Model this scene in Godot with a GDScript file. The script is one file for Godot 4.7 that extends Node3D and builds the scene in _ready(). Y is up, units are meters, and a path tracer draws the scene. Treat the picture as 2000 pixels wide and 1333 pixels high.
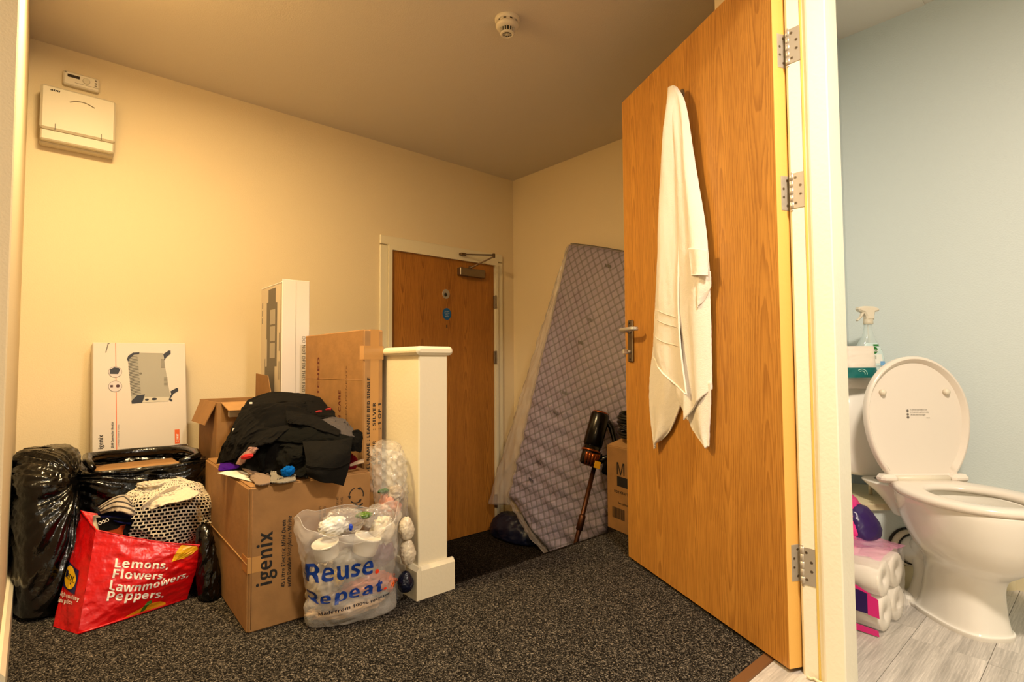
extends Node3D
# A hallway seen from the bathroom doorway. y up, metres; floor of the upper hall at y = 0.
# Axes: the long wall (fuse box, heater box) is x = XL, the end wall z = ZB; the camera stands at x = z = 0.

const XL := -3.306
const ZB := -2.95
const CEIL := 2.39
const LAND := -0.42
const EYE := Vector3(0, 0.86, 0)
const FPX := 1054.05

var M := {}
var cam_basis := Basis()
var noise := FastNoiseLite.new()
var noise2 := FastNoiseLite.new()


func _ready() -> void:
	# --- camera
	var cam := Camera3D.new()
	cam.name = "camera"
	cam.position = EYE
	cam_basis = Basis(Vector3.UP, deg_to_rad(48.442)) * Basis(Vector3.RIGHT, deg_to_rad(2.54)) * Basis(Vector3.BACK, deg_to_rad(-0.324))
	cam.basis = cam_basis
	cam.fov = rad_to_deg(2.0 * atan(666.5 / FPX))
	cam.near = 0.02
	cam.far = 50.0
	add_child(cam)
	cam.current = true
	# --- environment
	var env := Environment.new()
	env.background_mode = Environment.BG_COLOR
	env.background_color = Color.BLACK
	env.tonemap_mode = Environment.TONE_MAPPER_LINEAR
	env.tonemap_exposure = 1.0
	env.sdfgi_enabled = true
	env.ssao_enabled = true
	env.ssil_enabled = true
	var we := WorldEnvironment.new()
	we.name = "environment"
	we.environment = env
	add_child(we)
	noise.seed = 7
	noise.frequency = 1.0
	noise.fractal_octaves = 3
	noise2.seed = 21
	noise2.frequency = 1.0
	noise2.fractal_type = FastNoiseLite.FRACTAL_RIDGED
	noise2.fractal_octaves = 3
	materials()
	# --- lamps: a round flush fitting on the hall ceiling and one on the bathroom ceiling, both above the frame
	ceiling_lamp("hall_ceiling_lamp", "round white flush ceiling lamp lit warm above the hall", Vector3(-1.95, CEIL, -0.20), 0.15, Color(1.0, 0.87, 0.64), 5.7)
	ceiling_lamp("bathroom_ceiling_lamp", "round white flush ceiling lamp lit above the bathroom", Vector3(0.2, CEIL, -0.85), 0.15, Color(1.0, 0.93, 0.84), 7.3)
	# --- setting
	build_shell()
	build_half_wall()
	build_far_door()
	build_bathroom_door()
	build_fixtures()
	# --- things
	build_boxes()
	build_bags()
	build_clothes()
	build_mattress()
	build_towel()
	build_toilet()
	build_cleaning()


# ---------------------------------------------------------------- helpers
func at(px: float, py: float, depth: float) -> Vector3:   # the point seen at a place of the 2000 x 1333 frame, at a distance along the view
	return EYE + cam_basis * Vector3((px - 1000.0) / FPX, (666.5 - py) / FPX, -1.0) * depth


func named(called: String) -> String:
	if not has_node(NodePath(called)):
		return called
	var k := 1
	while has_node(NodePath("%s_%03d" % [called, k])):
		k += 1
	return "%s_%03d" % [called, k]


func tag(o: Node3D, label: String, category: String, group := "") -> Node3D:
	o.set_meta("label", label)
	o.set_meta("category", category)
	if group:
		o.set_meta("group", group)
	return o


func thing(called: String, label: String, category: String, where := Vector3.ZERO, turn := 0.0, group := "") -> Node3D:
	var o := Node3D.new()
	o.name = named(called)
	add_child(o)
	o.position = where
	o.rotation.y = turn
	tag(o, label, category, group)
	return o


func part(called: String, shape, mat: Material, parent: Node3D = null, where := Transform3D()) -> MeshInstance3D:
	var o := MeshInstance3D.new()
	var m: Mesh
	if shape is SurfaceTool:
		shape.generate_normals()
		m = shape.commit()
	else:
		m = shape
	o.mesh = m
	o.material_override = mat
	o.name = called if parent else named(called)
	o.transform = where
	if parent:
		parent.add_child(o, true)
	else:
		add_child(o)
	return o


func struct(called: String, shape, mat: Material, parent: Node3D = null, where := Transform3D()) -> MeshInstance3D:
	var o := part(called, shape, mat, parent, where)
	if parent == null:
		o.set_meta("kind", "structure")
		o.set_meta("category", called.get_slice("_", 0))
	return o


func label(o: Node3D, words: String) -> Node3D:
	o.set_meta("label", words)
	return o


func st(smooth := true) -> SurfaceTool:
	var s := SurfaceTool.new()
	s.begin(Mesh.PRIMITIVE_TRIANGLES)
	s.set_smooth_group(0 if smooth else 0xFFFFFFFF)
	return s


func tri(s: SurfaceTool, a: Vector3, b: Vector3, c: Vector3, ua := Vector2.ZERO, ub := Vector2.ZERO, uc := Vector2.ZERO) -> void:
	# a, b, c run counter-clockwise seen from outside; Godot wants clockwise
	s.set_uv(ua)
	s.add_vertex(a)
	s.set_uv(uc)
	s.add_vertex(c)
	s.set_uv(ub)
	s.add_vertex(b)


func quad(s: SurfaceTool, a: Vector3, b: Vector3, c: Vector3, d: Vector3, ua := Vector2(0, 1), ub := Vector2(1, 1), uc := Vector2(1, 0), ud := Vector2(0, 0)) -> void:
	tri(s, a, b, c, ua, ub, uc)
	tri(s, a, c, d, ua, uc, ud)


# a box about its centre with chamfered edges
func box(s: SurfaceTool, centre: Vector3, size: Vector3, bevel := 0.0, turn := Basis()) -> SurfaceTool:
	s.set_smooth_group(0xFFFFFFFF)
	var h := size * 0.5
	var b: float = minf(bevel, minf(h.x, minf(h.y, h.z)) * 0.95)
	var P := func(sx: float, sy: float, sz: float, axis: int) -> Vector3:
		var v := Vector3(sx * (h.x - b), sy * (h.y - b), sz * (h.z - b))
		v[axis] = (sx if axis == 0 else sy if axis == 1 else sz) * h[axis]
		return centre + turn * v
	for axis in 3:
		var p: int = (axis + 1) % 3
		var q: int = (axis + 2) % 3
		for side in [-1.0, 1.0]:
			var c := []
			for k in [[-1.0, -1.0], [1.0, -1.0], [1.0, 1.0], [-1.0, 1.0]]:
				var g := Vector3.ZERO
				g[axis] = side
				g[p] = k[0]
				g[q] = k[1]
				c.append(P.call(g.x, g.y, g.z, axis))
			if side > 0:
				quad(s, c[0], c[1], c[2], c[3])
			else:
				quad(s, c[3], c[2], c[1], c[0])
	if b <= 0.0:
		return s
	for axis in 3:   # edges along the axis
		var p: int = (axis + 1) % 3
		var q: int = (axis + 2) % 3
		for sp in [-1.0, 1.0]:
			for sq in [-1.0, 1.0]:
				var lo := Vector3.ZERO
				lo[axis] = -1.0
				lo[p] = sp
				lo[q] = sq
				var hi := lo
				hi[axis] = 1.0
				var a1: Vector3 = P.call(lo.x, lo.y, lo.z, p)
				var a2: Vector3 = P.call(hi.x, hi.y, hi.z, p)
				var b2: Vector3 = P.call(hi.x, hi.y, hi.z, q)
				var b1: Vector3 = P.call(lo.x, lo.y, lo.z, q)
				if sp * sq > 0:
					quad(s, a1, b1, b2, a2)
				else:
					quad(s, a1, a2, b2, b1)
	for sx in [-1.0, 1.0]:
		for sy in [-1.0, 1.0]:
			for sz in [-1.0, 1.0]:
				var x: Vector3 = P.call(sx, sy, sz, 0)
				var y: Vector3 = P.call(sx, sy, sz, 1)
				var z: Vector3 = P.call(sx, sy, sz, 2)
				if sx * sy * sz > 0:
					tri(s, x, y, z)
				else:
					tri(s, x, z, y)
	return s


func bx(size: Vector3, bevel := 0.0, centre := Vector3.ZERO, turn := Basis()) -> SurfaceTool:
	return box(st(false), centre, size, bevel, turn)


func span(a: Vector3, b: Vector3, bevel := 0.0) -> SurfaceTool:   # the box between two corners
	return bx((b - a).abs(), bevel, (a + b) * 0.5)


# a smooth surface over (u, v) in 0..1; its outside is where (dP/du x dP/dv) points
func grid(s: SurfaceTool, nu: int, nv: int, f: Callable, flip := false) -> SurfaceTool:
	var P := []
	for j in nv + 1:
		for i in nu + 1:
			P.append(f.call(float(i) / nu, float(j) / nv))
	for j in nv:
		for i in nu:
			var a: Vector3 = P[j * (nu + 1) + i]
			var b: Vector3 = P[j * (nu + 1) + i + 1]
			var c: Vector3 = P[(j + 1) * (nu + 1) + i + 1]
			var d: Vector3 = P[(j + 1) * (nu + 1) + i]
			var u0 := float(i) / nu
			var u1 := float(i + 1) / nu
			var v0 := float(j) / nv
			var v1 := float(j + 1) / nv
			if flip:
				quad(s, d, c, b, a, Vector2(u0, v1), Vector2(u1, v1), Vector2(u1, v0), Vector2(u0, v0))
			else:
				quad(s, a, b, c, d, Vector2(u0, v0), Vector2(u1, v0), Vector2(u1, v1), Vector2(u0, v1))
	return s


# a sheet of cloth: the surface, its back at a distance t behind it, and the rim between
func sheet(s: SurfaceTool, nu: int, nv: int, f: Callable, t: float) -> SurfaceTool:
	var F := []
	for j in nv + 1:
		for i in nu + 1:
			F.append(f.call(float(i) / nu, float(j) / nv))
	var G := []
	var w := nu + 1
	for j in nv + 1:
		for i in nu + 1:
			var du: Vector3 = F[j * w + mini(i + 1, nu)] - F[j * w + maxi(i - 1, 0)]
			var dv: Vector3 = F[mini(j + 1, nv) * w + i] - F[maxi(j - 1, 0) * w + i]
			var n := du.cross(dv)
			n = n.normalized() if n.length() > 1e-12 else Vector3.UP
			G.append(F[j * w + i] - n * t)
	for j in nv:
		for i in nu:
			var k := j * w + i
			var u0 := Vector2(float(i) / nu, float(j) / nv)
			var u1 := Vector2(float(i + 1) / nu, float(j + 1) / nv)
			quad(s, F[k], F[k + 1], F[k + w + 1], F[k + w], u0, Vector2(u1.x, u0.y), u1, Vector2(u0.x, u1.y))
			quad(s, G[k + w], G[k + w + 1], G[k + 1], G[k], Vector2(u0.x, u1.y), u1, Vector2(u1.x, u0.y), u0)
	for i in nu:
		quad(s, F[i + 1], F[i], G[i], G[i + 1])
		var k := nv * w + i
		quad(s, F[k], F[k + 1], G[k + 1], G[k])
	for j in nv:
		quad(s, F[j * w], F[(j + 1) * w], G[(j + 1) * w], G[j * w])
		var k := j * w + nu
		quad(s, F[k + w], F[k], G[k], G[k + w])
	return s


# Catmull-Rom through a net of points: rows run along v, the points of a row along u
func net(rows: Array, closed_u := false) -> Callable:
	return func(u: float, v: float) -> Vector3:
		var nv: int = rows.size()
		var y := clampf(v, 0, 1) * (nv - 1)
		var j := mini(int(y), nv - 2)
		var ty := y - j
		var c := []
		for k in 4:
			var r: Array = rows[clampi(j + k - 1, 0, nv - 1)]
			var n: int = r.size()
			if closed_u:
				var x := u * n
				var i := int(floor(x))
				c.append(cr(r[posmod(i - 1, n)], r[posmod(i, n)], r[posmod(i + 1, n)], r[posmod(i + 2, n)], x - i))
			else:
				var x := clampf(u, 0, 1) * (n - 1)
				var i := mini(int(x), n - 2)
				c.append(cr(r[maxi(i - 1, 0)], r[i], r[i + 1], r[mini(i + 2, n - 1)], x - i))
		return cr(c[0], c[1], c[2], c[3], ty)


func cr(p0: Vector3, p1: Vector3, p2: Vector3, p3: Vector3, t: float) -> Vector3:
	return p1.cubic_interpolate(p2, p0, p3, t)


func lathe(s: SurfaceTool, profile: Array, seg := 32, xf := Transform3D()) -> SurfaceTool:   # (radius, height) pairs from bottom to top, outside to the right
	for k in profile.size() - 1:
		var p: Vector2 = profile[k]
		var q: Vector2 = profile[k + 1]
		for i in seg:
			var a0 := TAU * i / seg
			var a1 := TAU * (i + 1) / seg
			var a := xf * Vector3(p.x * cos(a0), p.y, p.x * sin(a0))
			var b := xf * Vector3(p.x * cos(a1), p.y, p.x * sin(a1))
			var c := xf * Vector3(q.x * cos(a1), q.y, q.x * sin(a1))
			var d := xf * Vector3(q.x * cos(a0), q.y, q.x * sin(a0))
			var u0 := float(i) / seg
			var u1 := float(i + 1) / seg
			var v0 := float(k) / (profile.size() - 1)
			var v1 := float(k + 1) / (profile.size() - 1)
			if p.x > 1e-6:
				tri(s, a, c, b, Vector2(u0, v0), Vector2(u1, v1), Vector2(u1, v0))
			if q.x > 1e-6:
				tri(s, a, d, c, Vector2(u0, v0), Vector2(u0, v1), Vector2(u1, v1))
	return s


func tube(s: SurfaceTool, pts: Array, r, seg := 10, caps := true) -> SurfaceTool:   # r: a number or one radius per point
	var n := pts.size()
	var up := Vector3.UP
	var rings := []
	for k in n:
		var d: Vector3 = (pts[mini(k + 1, n - 1)] - pts[maxi(k - 1, 0)]).normalized()
		if k == 0 and absf(d.dot(up)) > 0.9:
			up = Vector3.RIGHT
		var x := up.cross(d).normalized()
		up = d.cross(x).normalized()
		var rad: float = r[k] if r is Array else r
		var ring := []
		for i in seg:
			var a := TAU * i / seg
			ring.append(pts[k] + (x * cos(a) + up * sin(a)) * rad)
		rings.append(ring)
	for k in n - 1:
		for i in seg:
			var i1 := (i + 1) % seg
			quad(s, rings[k][i], rings[k][i1], rings[k + 1][i1], rings[k + 1][i])
	if caps:
		for i in seg:
			var i1 := (i + 1) % seg
			tri(s, pts[0], rings[0][i1], rings[0][i])
			tri(s, pts[n - 1], rings[n - 1][i], rings[n - 1][i1])
	return s


# an outline in the plane of xf's x and y, given thickness along its z (front face at z = depth), with a chamfered front rim
func slab(s: SurfaceTool, outline: PackedVector2Array, depth: float, xf := Transform3D(), bevel := 0.0) -> SurfaceTool:
	s.set_smooth_group(0xFFFFFFFF)
	var pts := outline.duplicate()
	if Geometry2D.is_polygon_clockwise(pts):
		pts.reverse()
	var n := pts.size()
	var inner := PackedVector2Array()
	for i in n:
		var a := pts[(i + n - 1) % n]
		var b := pts[i]
		var c := pts[(i + 1) % n]
		var m := ((b - a).normalized().orthogonal() + (c - b).normalized().orthogonal()).normalized()
		inner.append(b - m * bevel)
	var idx := Geometry2D.triangulate_polygon(pts)
	for k in range(0, idx.size(), 3):
		var t := [idx[k], idx[k + 1], idx[k + 2]]
		var ar := (pts[t[1]] - pts[t[0]]).cross(pts[t[2]] - pts[t[0]])
		if ar < 0:
			t.reverse()
		var f := []
		var g := []
		for i in 3:
			var q := inner[t[i]]
			f.append(xf * Vector3(q.x, q.y, depth))
			g.append(xf * Vector3(pts[t[i]].x, pts[t[i]].y, 0))
		tri(s, f[0], f[1], f[2], inner[t[0]], inner[t[1]], inner[t[2]])
		tri(s, g[0], g[2], g[1])
	for i in n:
		var j := (i + 1) % n
		var z := depth - bevel
		quad(s, xf * Vector3(pts[i].x, pts[i].y, 0), xf * Vector3(pts[j].x, pts[j].y, 0), xf * Vector3(pts[j].x, pts[j].y, z), xf * Vector3(pts[i].x, pts[i].y, z))
		if bevel > 0:
			quad(s, xf * Vector3(pts[i].x, pts[i].y, z), xf * Vector3(pts[j].x, pts[j].y, z), xf * Vector3(inner[j].x, inner[j].y, depth), xf * Vector3(inner[i].x, inner[i].y, depth))
	return s


func oval(cx: float, cy: float, rx: float, ry: float, n := 32, p := 2.0) -> PackedVector2Array:
	var o := PackedVector2Array()
	for i in n:
		var a := TAU * i / n
		o.append(Vector2(cx + rx * signf(cos(a)) * pow(absf(cos(a)), 2.0 / p), cy + ry * signf(sin(a)) * pow(absf(sin(a)), 2.0 / p)))
	return o


# lettering: printed flat; height = that of a capital, roughly. With bend it is laid on a surface: bend(x, y) -> point
func words(text: String, height: float, bold := false, serif := false, width := 0.0) -> Mesh:
	var f := SystemFont.new()
	f.font_names = PackedStringArray(["Droid Serif" if serif else "Droid Sans"])
	f.font_weight = 700 if bold else 400
	var t := TextMesh.new()
	t.text = text
	t.font = f
	t.font_size = 48
	t.pixel_size = height / 34.5
	t.depth = 0.0
	t.curve_step = 1.0
	t.horizontal_alignment = HORIZONTAL_ALIGNMENT_LEFT
	t.vertical_alignment = VERTICAL_ALIGNMENT_BOTTOM
	var a := t.surface_get_arrays(0)
	var v: PackedVector3Array = a[Mesh.ARRAY_VERTEX]
	var lo := Vector3(1e9, 1e9, 0)
	var hi := Vector3(-1e9, -1e9, 0)
	for p in v:
		lo = lo.min(p)
		hi = hi.max(p)
	for i in v.size():
		v[i].x -= lo.x
		if width > 0:
			v[i].x *= width / (hi.x - lo.x)
	# the baseline: bottom alignment leaves the descent below
	for i in v.size():
		v[i].y -= 48.0 * 0.236 * t.pixel_size
	a[Mesh.ARRAY_VERTEX] = v
	var m := ArrayMesh.new()
	m.add_surface_from_arrays(Mesh.PRIMITIVE_TRIANGLES, a)
	return m


func bent(m: Mesh, bend: Callable, cuts := 0) -> Mesh:
	var a := m.surface_get_arrays(0)
	var v: PackedVector3Array = a[Mesh.ARRAY_VERTEX]
	var idx: PackedInt32Array = a[Mesh.ARRAY_INDEX] if a[Mesh.ARRAY_INDEX] != null else PackedInt32Array(range(v.size()))
	var s := st(false)
	for k in range(0, idx.size(), 3):
		chip(s, v[idx[k]], v[idx[k + 2]], v[idx[k + 1]], bend, cuts)
	s.generate_normals()
	return s.commit()


func chip(s: SurfaceTool, a: Vector3, b: Vector3, c: Vector3, bend: Callable, cuts: int) -> void:
	if cuts <= 0:
		tri(s, bend.call(a.x, a.y), bend.call(b.x, b.y), bend.call(c.x, c.y))
		return
	var ab := (a + b) * 0.5
	var bc := (b + c) * 0.5
	var ca := (c + a) * 0.5
	chip(s, a, ab, ca, bend, cuts - 1)
	chip(s, ab, b, bc, bend, cuts - 1)
	chip(s, ca, bc, c, bend, cuts - 1)
	chip(s, ab, bc, ca, bend, cuts - 1)


func frame(o: Vector3, x: Vector3, y: Vector3) -> Transform3D:   # axes along x and, as near as can be, y
	x = x.normalized()
	var z := x.cross(y).normalized()
	return Transform3D(Basis(x, z.cross(x).normalized(), z), o)


func n3(p: Vector3, f: float) -> float:
	return noise.get_noise_3d(p.x * f, p.y * f, p.z * f)


func r3(p: Vector3, f: float) -> float:
	return noise2.get_noise_3d(p.x * f, p.y * f, p.z * f)


# ---------------------------------------------------------------- materials
func mat(called: String, c: Color, rough := 0.7, metal := 0.0) -> StandardMaterial3D:
	var m := StandardMaterial3D.new()
	m.resource_name = called
	m.albedo_color = c
	m.roughness = rough
	m.metallic = metal
	M[called] = m
	return m


func relief(m: StandardMaterial3D, tex: Texture2D, cm: float) -> void:
	m.heightmap_enabled = true
	m.heightmap_texture = tex
	m.heightmap_scale = cm


func triplanar(m: StandardMaterial3D, per_metre: float, world := false) -> void:
	m.uv1_triplanar = true
	m.uv1_world_triplanar = world
	m.uv1_scale = Vector3.ONE * per_metre


func noise_tex(size: int, freq: float, octaves := 4, ramp: Gradient = null, kind := FastNoiseLite.TYPE_SIMPLEX_SMOOTH) -> NoiseTexture2D:
	var n := FastNoiseLite.new()
	n.seed = 11
	n.noise_type = kind
	n.frequency = freq
	n.fractal_octaves = octaves
	var t := NoiseTexture2D.new()
	t.width = size
	t.height = size
	t.seamless = true
	t.noise = n
	if ramp:
		t.color_ramp = ramp
	return t


func ramp(stops: Array) -> Gradient:
	var g := Gradient.new()
	g.offsets = PackedFloat32Array()
	var off := PackedFloat32Array()
	var col := PackedColorArray()
	for s in stops:
		off.append(s[0])
		col.append(s[1])
	g.offsets = off
	g.colors = col
	return g


# oak veneer: leaves of cathedral grain side by side, v along the grain
func oak(seed_: int, dark: Color, light: Color) -> ImageTexture:
	var w := 400
	var h := 880
	var im := Image.create(w, h, false, Image.FORMAT_RGB8)
	var n := FastNoiseLite.new()
	n.seed = seed_
	n.frequency = 1.0
	n.fractal_octaves = 3
	var rng := RandomNumberGenerator.new()
	rng.seed = seed_
	var leaves := 5
	var mid := []
	var lift := []
	var tone := []
	for k in leaves:
		mid.append(rng.randf_range(0.3, 0.7))
		lift.append(rng.randf_range(0.0, 3.0))
		tone.append(rng.randf_range(-0.04, 0.04))
	for y in h:
		var v := 2.04 * y / h
		for x in w:
			var u := float(x) / w * leaves
			var k := mini(int(u), leaves - 1)
			var lx: float = (u - k - mid[k]) * 0.185 + 0.006 * n.get_noise_2d(u * 1.2, v * 1.1 + lift[k])
			var run: float = v + lift[k] + 0.10 * n.get_noise_2d(v * 1.1 + 9.0 * k, 3.3)
			var saw := absf(fposmod(run * 0.45, 1.0) * 2.0 - 1.0)
			var depth := 0.004 + 0.050 * saw
			var ring := sqrt(lx * lx * 1.1 + depth * depth * 0.9) * 120.0 + 0.5 * n.get_noise_2d(u * 3.0, v * 3.0)
			var t := fposmod(ring, 1.0)
			var late := smoothstep(0.35, 0.92, t) * (1.0 - smoothstep(0.92, 1.0, t))
			var pore := clampf(n.get_noise_2d(x * 0.55, y * 0.012) * 1.6, 0.0, 1.0)
			var broad := 0.5 + 0.5 * n.get_noise_2d(u * 2.3, v * 0.8)
			var d: float = clampf(0.40 * late + 0.36 * pore + 0.34 * broad - 0.10 + tone[k], 0.0, 1.0)
			im.set_pixel(x, y, light.lerp(dark, d))
	im.generate_mipmaps()
	return ImageTexture.create_from_image(im)


func carpet() -> ImageTexture:
	var n := 1024
	var im := Image.create(n, n, false, Image.FORMAT_RGB8)
	var rng := RandomNumberGenerator.new()
	rng.seed = 5
	var px := PackedFloat32Array()
	px.resize(n * n)
	for i in n * n:
		px[i] = rng.randf()
	for y in n:
		for x in n:
			var a := px[y * n + x]
			var b := px[(y >> 1) * n + (x >> 1) + 77]
			var c := px[(y >> 2) * n + (x >> 2) + 311]
			var v := 0.30 * a + 0.48 * b + 0.22 * c
			v = clampf((v - 0.5) * 1.5 + 0.45, 0.05, 1.0)
			v = 0.10 + 0.85 * v * v
			im.set_pixel(x, y, Color(v, v, v))
	return ImageTexture.create_from_image(im)


func vinyl() -> ImageTexture:
	var w := 256
	var h := 1024
	var im := Image.create(w, h, false, Image.FORMAT_RGB8)
	var n := FastNoiseLite.new()
	n.seed = 33
	n.fractal_octaves = 4
	n.frequency = 1.0
	for y in h:
		for x in w:
			var u := x / 256.0 * 0.185
			var v := y / 1024.0 * 1.2
			var g := n.get_noise_2d(u * 22.0 + 0.3 * n.get_noise_2d(u * 6.0, v * 2.0), v * 0.9)
			var t := fposmod(g * 7.0, 1.0)
			var line := smoothstep(0.55, 0.95, t) * (1.0 - smoothstep(0.95, 1.0, t))
			var fine := n.get_noise_2d(u * 160.0, v * 5.0)
			var k: float = 0.72 + 0.13 * g + 0.09 * fine + 0.05 * line
			im.set_pixel(x, y, Color(k, k * 0.985, k * 0.97))
	return ImageTexture.create_from_image(im)


# the mattress cover: interlaced squares quilted on the bias with a dark knot at every crossing; one repeat
func quilting(bump: bool) -> ImageTexture:
	var n := 256
	var im := Image.create(n, n, false, Image.FORMAT_RGB8)
	for y in n:
		for x in n:
			var p := Vector2(x, y) / n * 2.0
			var k := 1e9
			var knot := 1e9
			for i in range(-1, 3):
				for j in range(-1, 3):
					var c := Vector2(i + 0.5, j + 0.5)
					var d := (p - c).abs()
					# rounded square ring that overlaps its neighbours
					var q := (d - Vector2(0.40, 0.40)).max(Vector2.ZERO).length() + minf(maxf(d.x - 0.40, d.y - 0.40), 0.0) - 0.16
					k = minf(k, absf(q))
					knot = minf(knot, (p - Vector2(i, j)).length())
			var line := 1.0 - smoothstep(0.025, 0.075, k)
			var dot := 1.0 - smoothstep(0.06, 0.13, knot)
			if bump:
				var pillow := smoothstep(0.0, 0.28, k)
				var v := 0.25 + 0.75 * pillow - 0.25 * dot
				im.set_pixel(x, y, Color(v, v, v))
			else:
				var base := Color(0.62, 0.58, 0.66)
				base = base.lerp(Color(0.36, 0.33, 0.40), line * 0.9)
				base = base.lerp(Color(0.12, 0.11, 0.15), dot * 0.85)
				im.set_pixel(x, y, base)
	return ImageTexture.create_from_image(im)


func materials() -> void:
	var fine := noise_tex(512, 0.035, 4)
	var roller := noise_tex(512, 0.09, 3)
	var m := mat("hall_paint", Color(0.89, 0.82, 0.68), 0.75)
	relief(m, roller, 0.05)
	triplanar(m, 2.5, true)
	m = mat("hall_ceiling", Color(0.83, 0.79, 0.73), 0.9)
	relief(m, roller, 0.05)
	triplanar(m, 2.5, true)
	m = mat("bath_paint", Color(0.83, 0.87, 0.87), 0.5)
	relief(m, roller, 0.05)
	triplanar(m, 2.5, true)
	m = mat("bath_ceiling", Color(0.88, 0.86, 0.82), 0.85)
	m = mat("gloss_white", Color(0.90, 0.86, 0.75), 0.32)
	relief(m, fine, 0.03)
	triplanar(m, 3.0, true)
	m = mat("frame_paint", Color(0.92, 0.90, 0.82), 0.35)
	relief(m, fine, 0.04)
	triplanar(m, 3.0, true)
	m = mat("stop_shade_yellow", Color(0.86, 0.74, 0.38), 0.5)  # yellow of the shaded band on the jamb, given as a colour
	m = mat("oak_door", Color.WHITE, 0.42)
	m.albedo_texture = oak(3, Color(0.55, 0.34, 0.11), Color(0.80, 0.565, 0.245))
	m = mat("oak_far", Color.WHITE, 0.5)
	m.albedo_texture = oak(8, Color(0.46, 0.27, 0.08), Color(0.70, 0.46, 0.17))
	m = mat("oak_lipping", Color(0.90, 0.70, 0.36), 0.45)
	relief(m, fine, 0.03)
	triplanar(m, 3.0, true)
	m = mat("carpet", Color(0.67, 0.625, 0.565), 1.0)
	m.metallic_specular = 0.15
	var ct := carpet()
	m.albedo_texture = ct
	m.rim_enabled = false
	relief(m, ct, 0.3)
	triplanar(m, 0.70, true)
	var ce := mat("carpet_painted_shade", Color(0.40, 0.35, 0.30), 1.0)  # hall carpet darkened in its colour to stand for shade in the stairwell
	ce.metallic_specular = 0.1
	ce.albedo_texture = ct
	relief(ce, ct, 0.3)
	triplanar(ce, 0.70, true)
	m = mat("vinyl", Color(1.0, 0.98, 0.95), 0.42)
	m.albedo_texture = vinyl()
	m = mat("threshold", Color(0.42, 0.28, 0.16), 0.5)
	m = mat("skirting_bath", Color(0.85, 0.80, 0.66), 0.45)
	# metals and plastics
	mat("steel", Color(0.74, 0.71, 0.66), 0.38, 0.55)
	mat("brushed", Color(0.55, 0.50, 0.44), 0.42, 1.0)
	mat("dark_metal", Color(0.16, 0.13, 0.10), 0.45, 0.6)
	mat("screw_dark", Color(0.10, 0.09, 0.08), 0.6)
	mat("white_plastic", Color(0.88, 0.84, 0.76), 0.4)
	mat("old_plastic", Color(0.82, 0.78, 0.69), 0.45)
	mat("ceramic", Color(0.93, 0.91, 0.87), 0.08).clearcoat_enabled = true
	mat("seat_plastic", Color(0.90, 0.86, 0.81), 0.22)
	mat("black_print", Color(0.07, 0.06, 0.06), 0.7)
	mat("grey_print", Color(0.42, 0.40, 0.38), 0.7)
	mat("white_print", Color(0.92, 0.90, 0.86), 0.6)
	# cardboard
	m = mat("kraft", Color(0.62, 0.45, 0.255), 0.75)
	var flutes := noise_tex(256, 0.02, 3, ramp([[0.0, Color(0.90, 0.90, 0.90)], [1.0, Color(1.0, 1.0, 1.0)]]))
	m.albedo_texture = flutes
	relief(m, fine, 0.04)
	triplanar(m, 2.0)
	m = mat("kraft_pale", Color(0.68, 0.51, 0.31), 0.8)
	m.albedo_texture = flutes
	triplanar(m, 2.0)
	m = mat("kraft_dark", Color(0.52, 0.36, 0.19), 0.8)
	mat("tape", Color(0.74, 0.55, 0.32), 0.16)
	m = mat("white_card", Color(0.85, 0.82, 0.80), 0.5)
	m = mat("printed_white", Color(0.82, 0.78, 0.73), 0.35)
	# plastics of bags
	m = mat("black_bag", Color(0.012, 0.012, 0.013), 0.2)
	relief(m, noise_tex(512, 0.012, 4, null, FastNoiseLite.TYPE_SIMPLEX), 0.22)
	triplanar(m, 4.0)
	m = mat("clear_film", Color(1, 1, 1, 0.10), 0.08)
	m.transparency = BaseMaterial3D.TRANSPARENCY_ALPHA
	m = mat("milky_film", Color(0.95, 0.93, 0.90, 0.24), 0.17)
	m.transparency = BaseMaterial3D.TRANSPARENCY_ALPHA
	m = mat("pink_film", Color(0.95, 0.55, 0.75, 0.35), 0.2)
	m.transparency = BaseMaterial3D.TRANSPARENCY_ALPHA


func plain(c: Color, rough := 0.7, metal := 0.0) -> StandardMaterial3D:
	var key := "plain_%s_%.2f_%.2f" % [c.to_html(), rough, metal]
	if not M.has(key):
		mat(key, c, rough, metal)
	return M[key]


func cloth(c: Color, weave := 90.0) -> StandardMaterial3D:
	var key := "cloth_%s" % c.to_html()
	if not M.has(key):
		var m := mat(key, c, 0.95)
		m.rim_enabled = true
		m.metallic_specular = 0.18
		m.rim = 0.25 if c.get_luminance() > 0.3 else 0.04
		m.rim_tint = 0.6
		if not M.has("weave_tex"):
			M["weave_tex"] = noise_tex(256, 0.12, 2)
		relief(m, M["weave_tex"], 0.06)
		triplanar(m, 6.0)
	return M[key]


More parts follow.
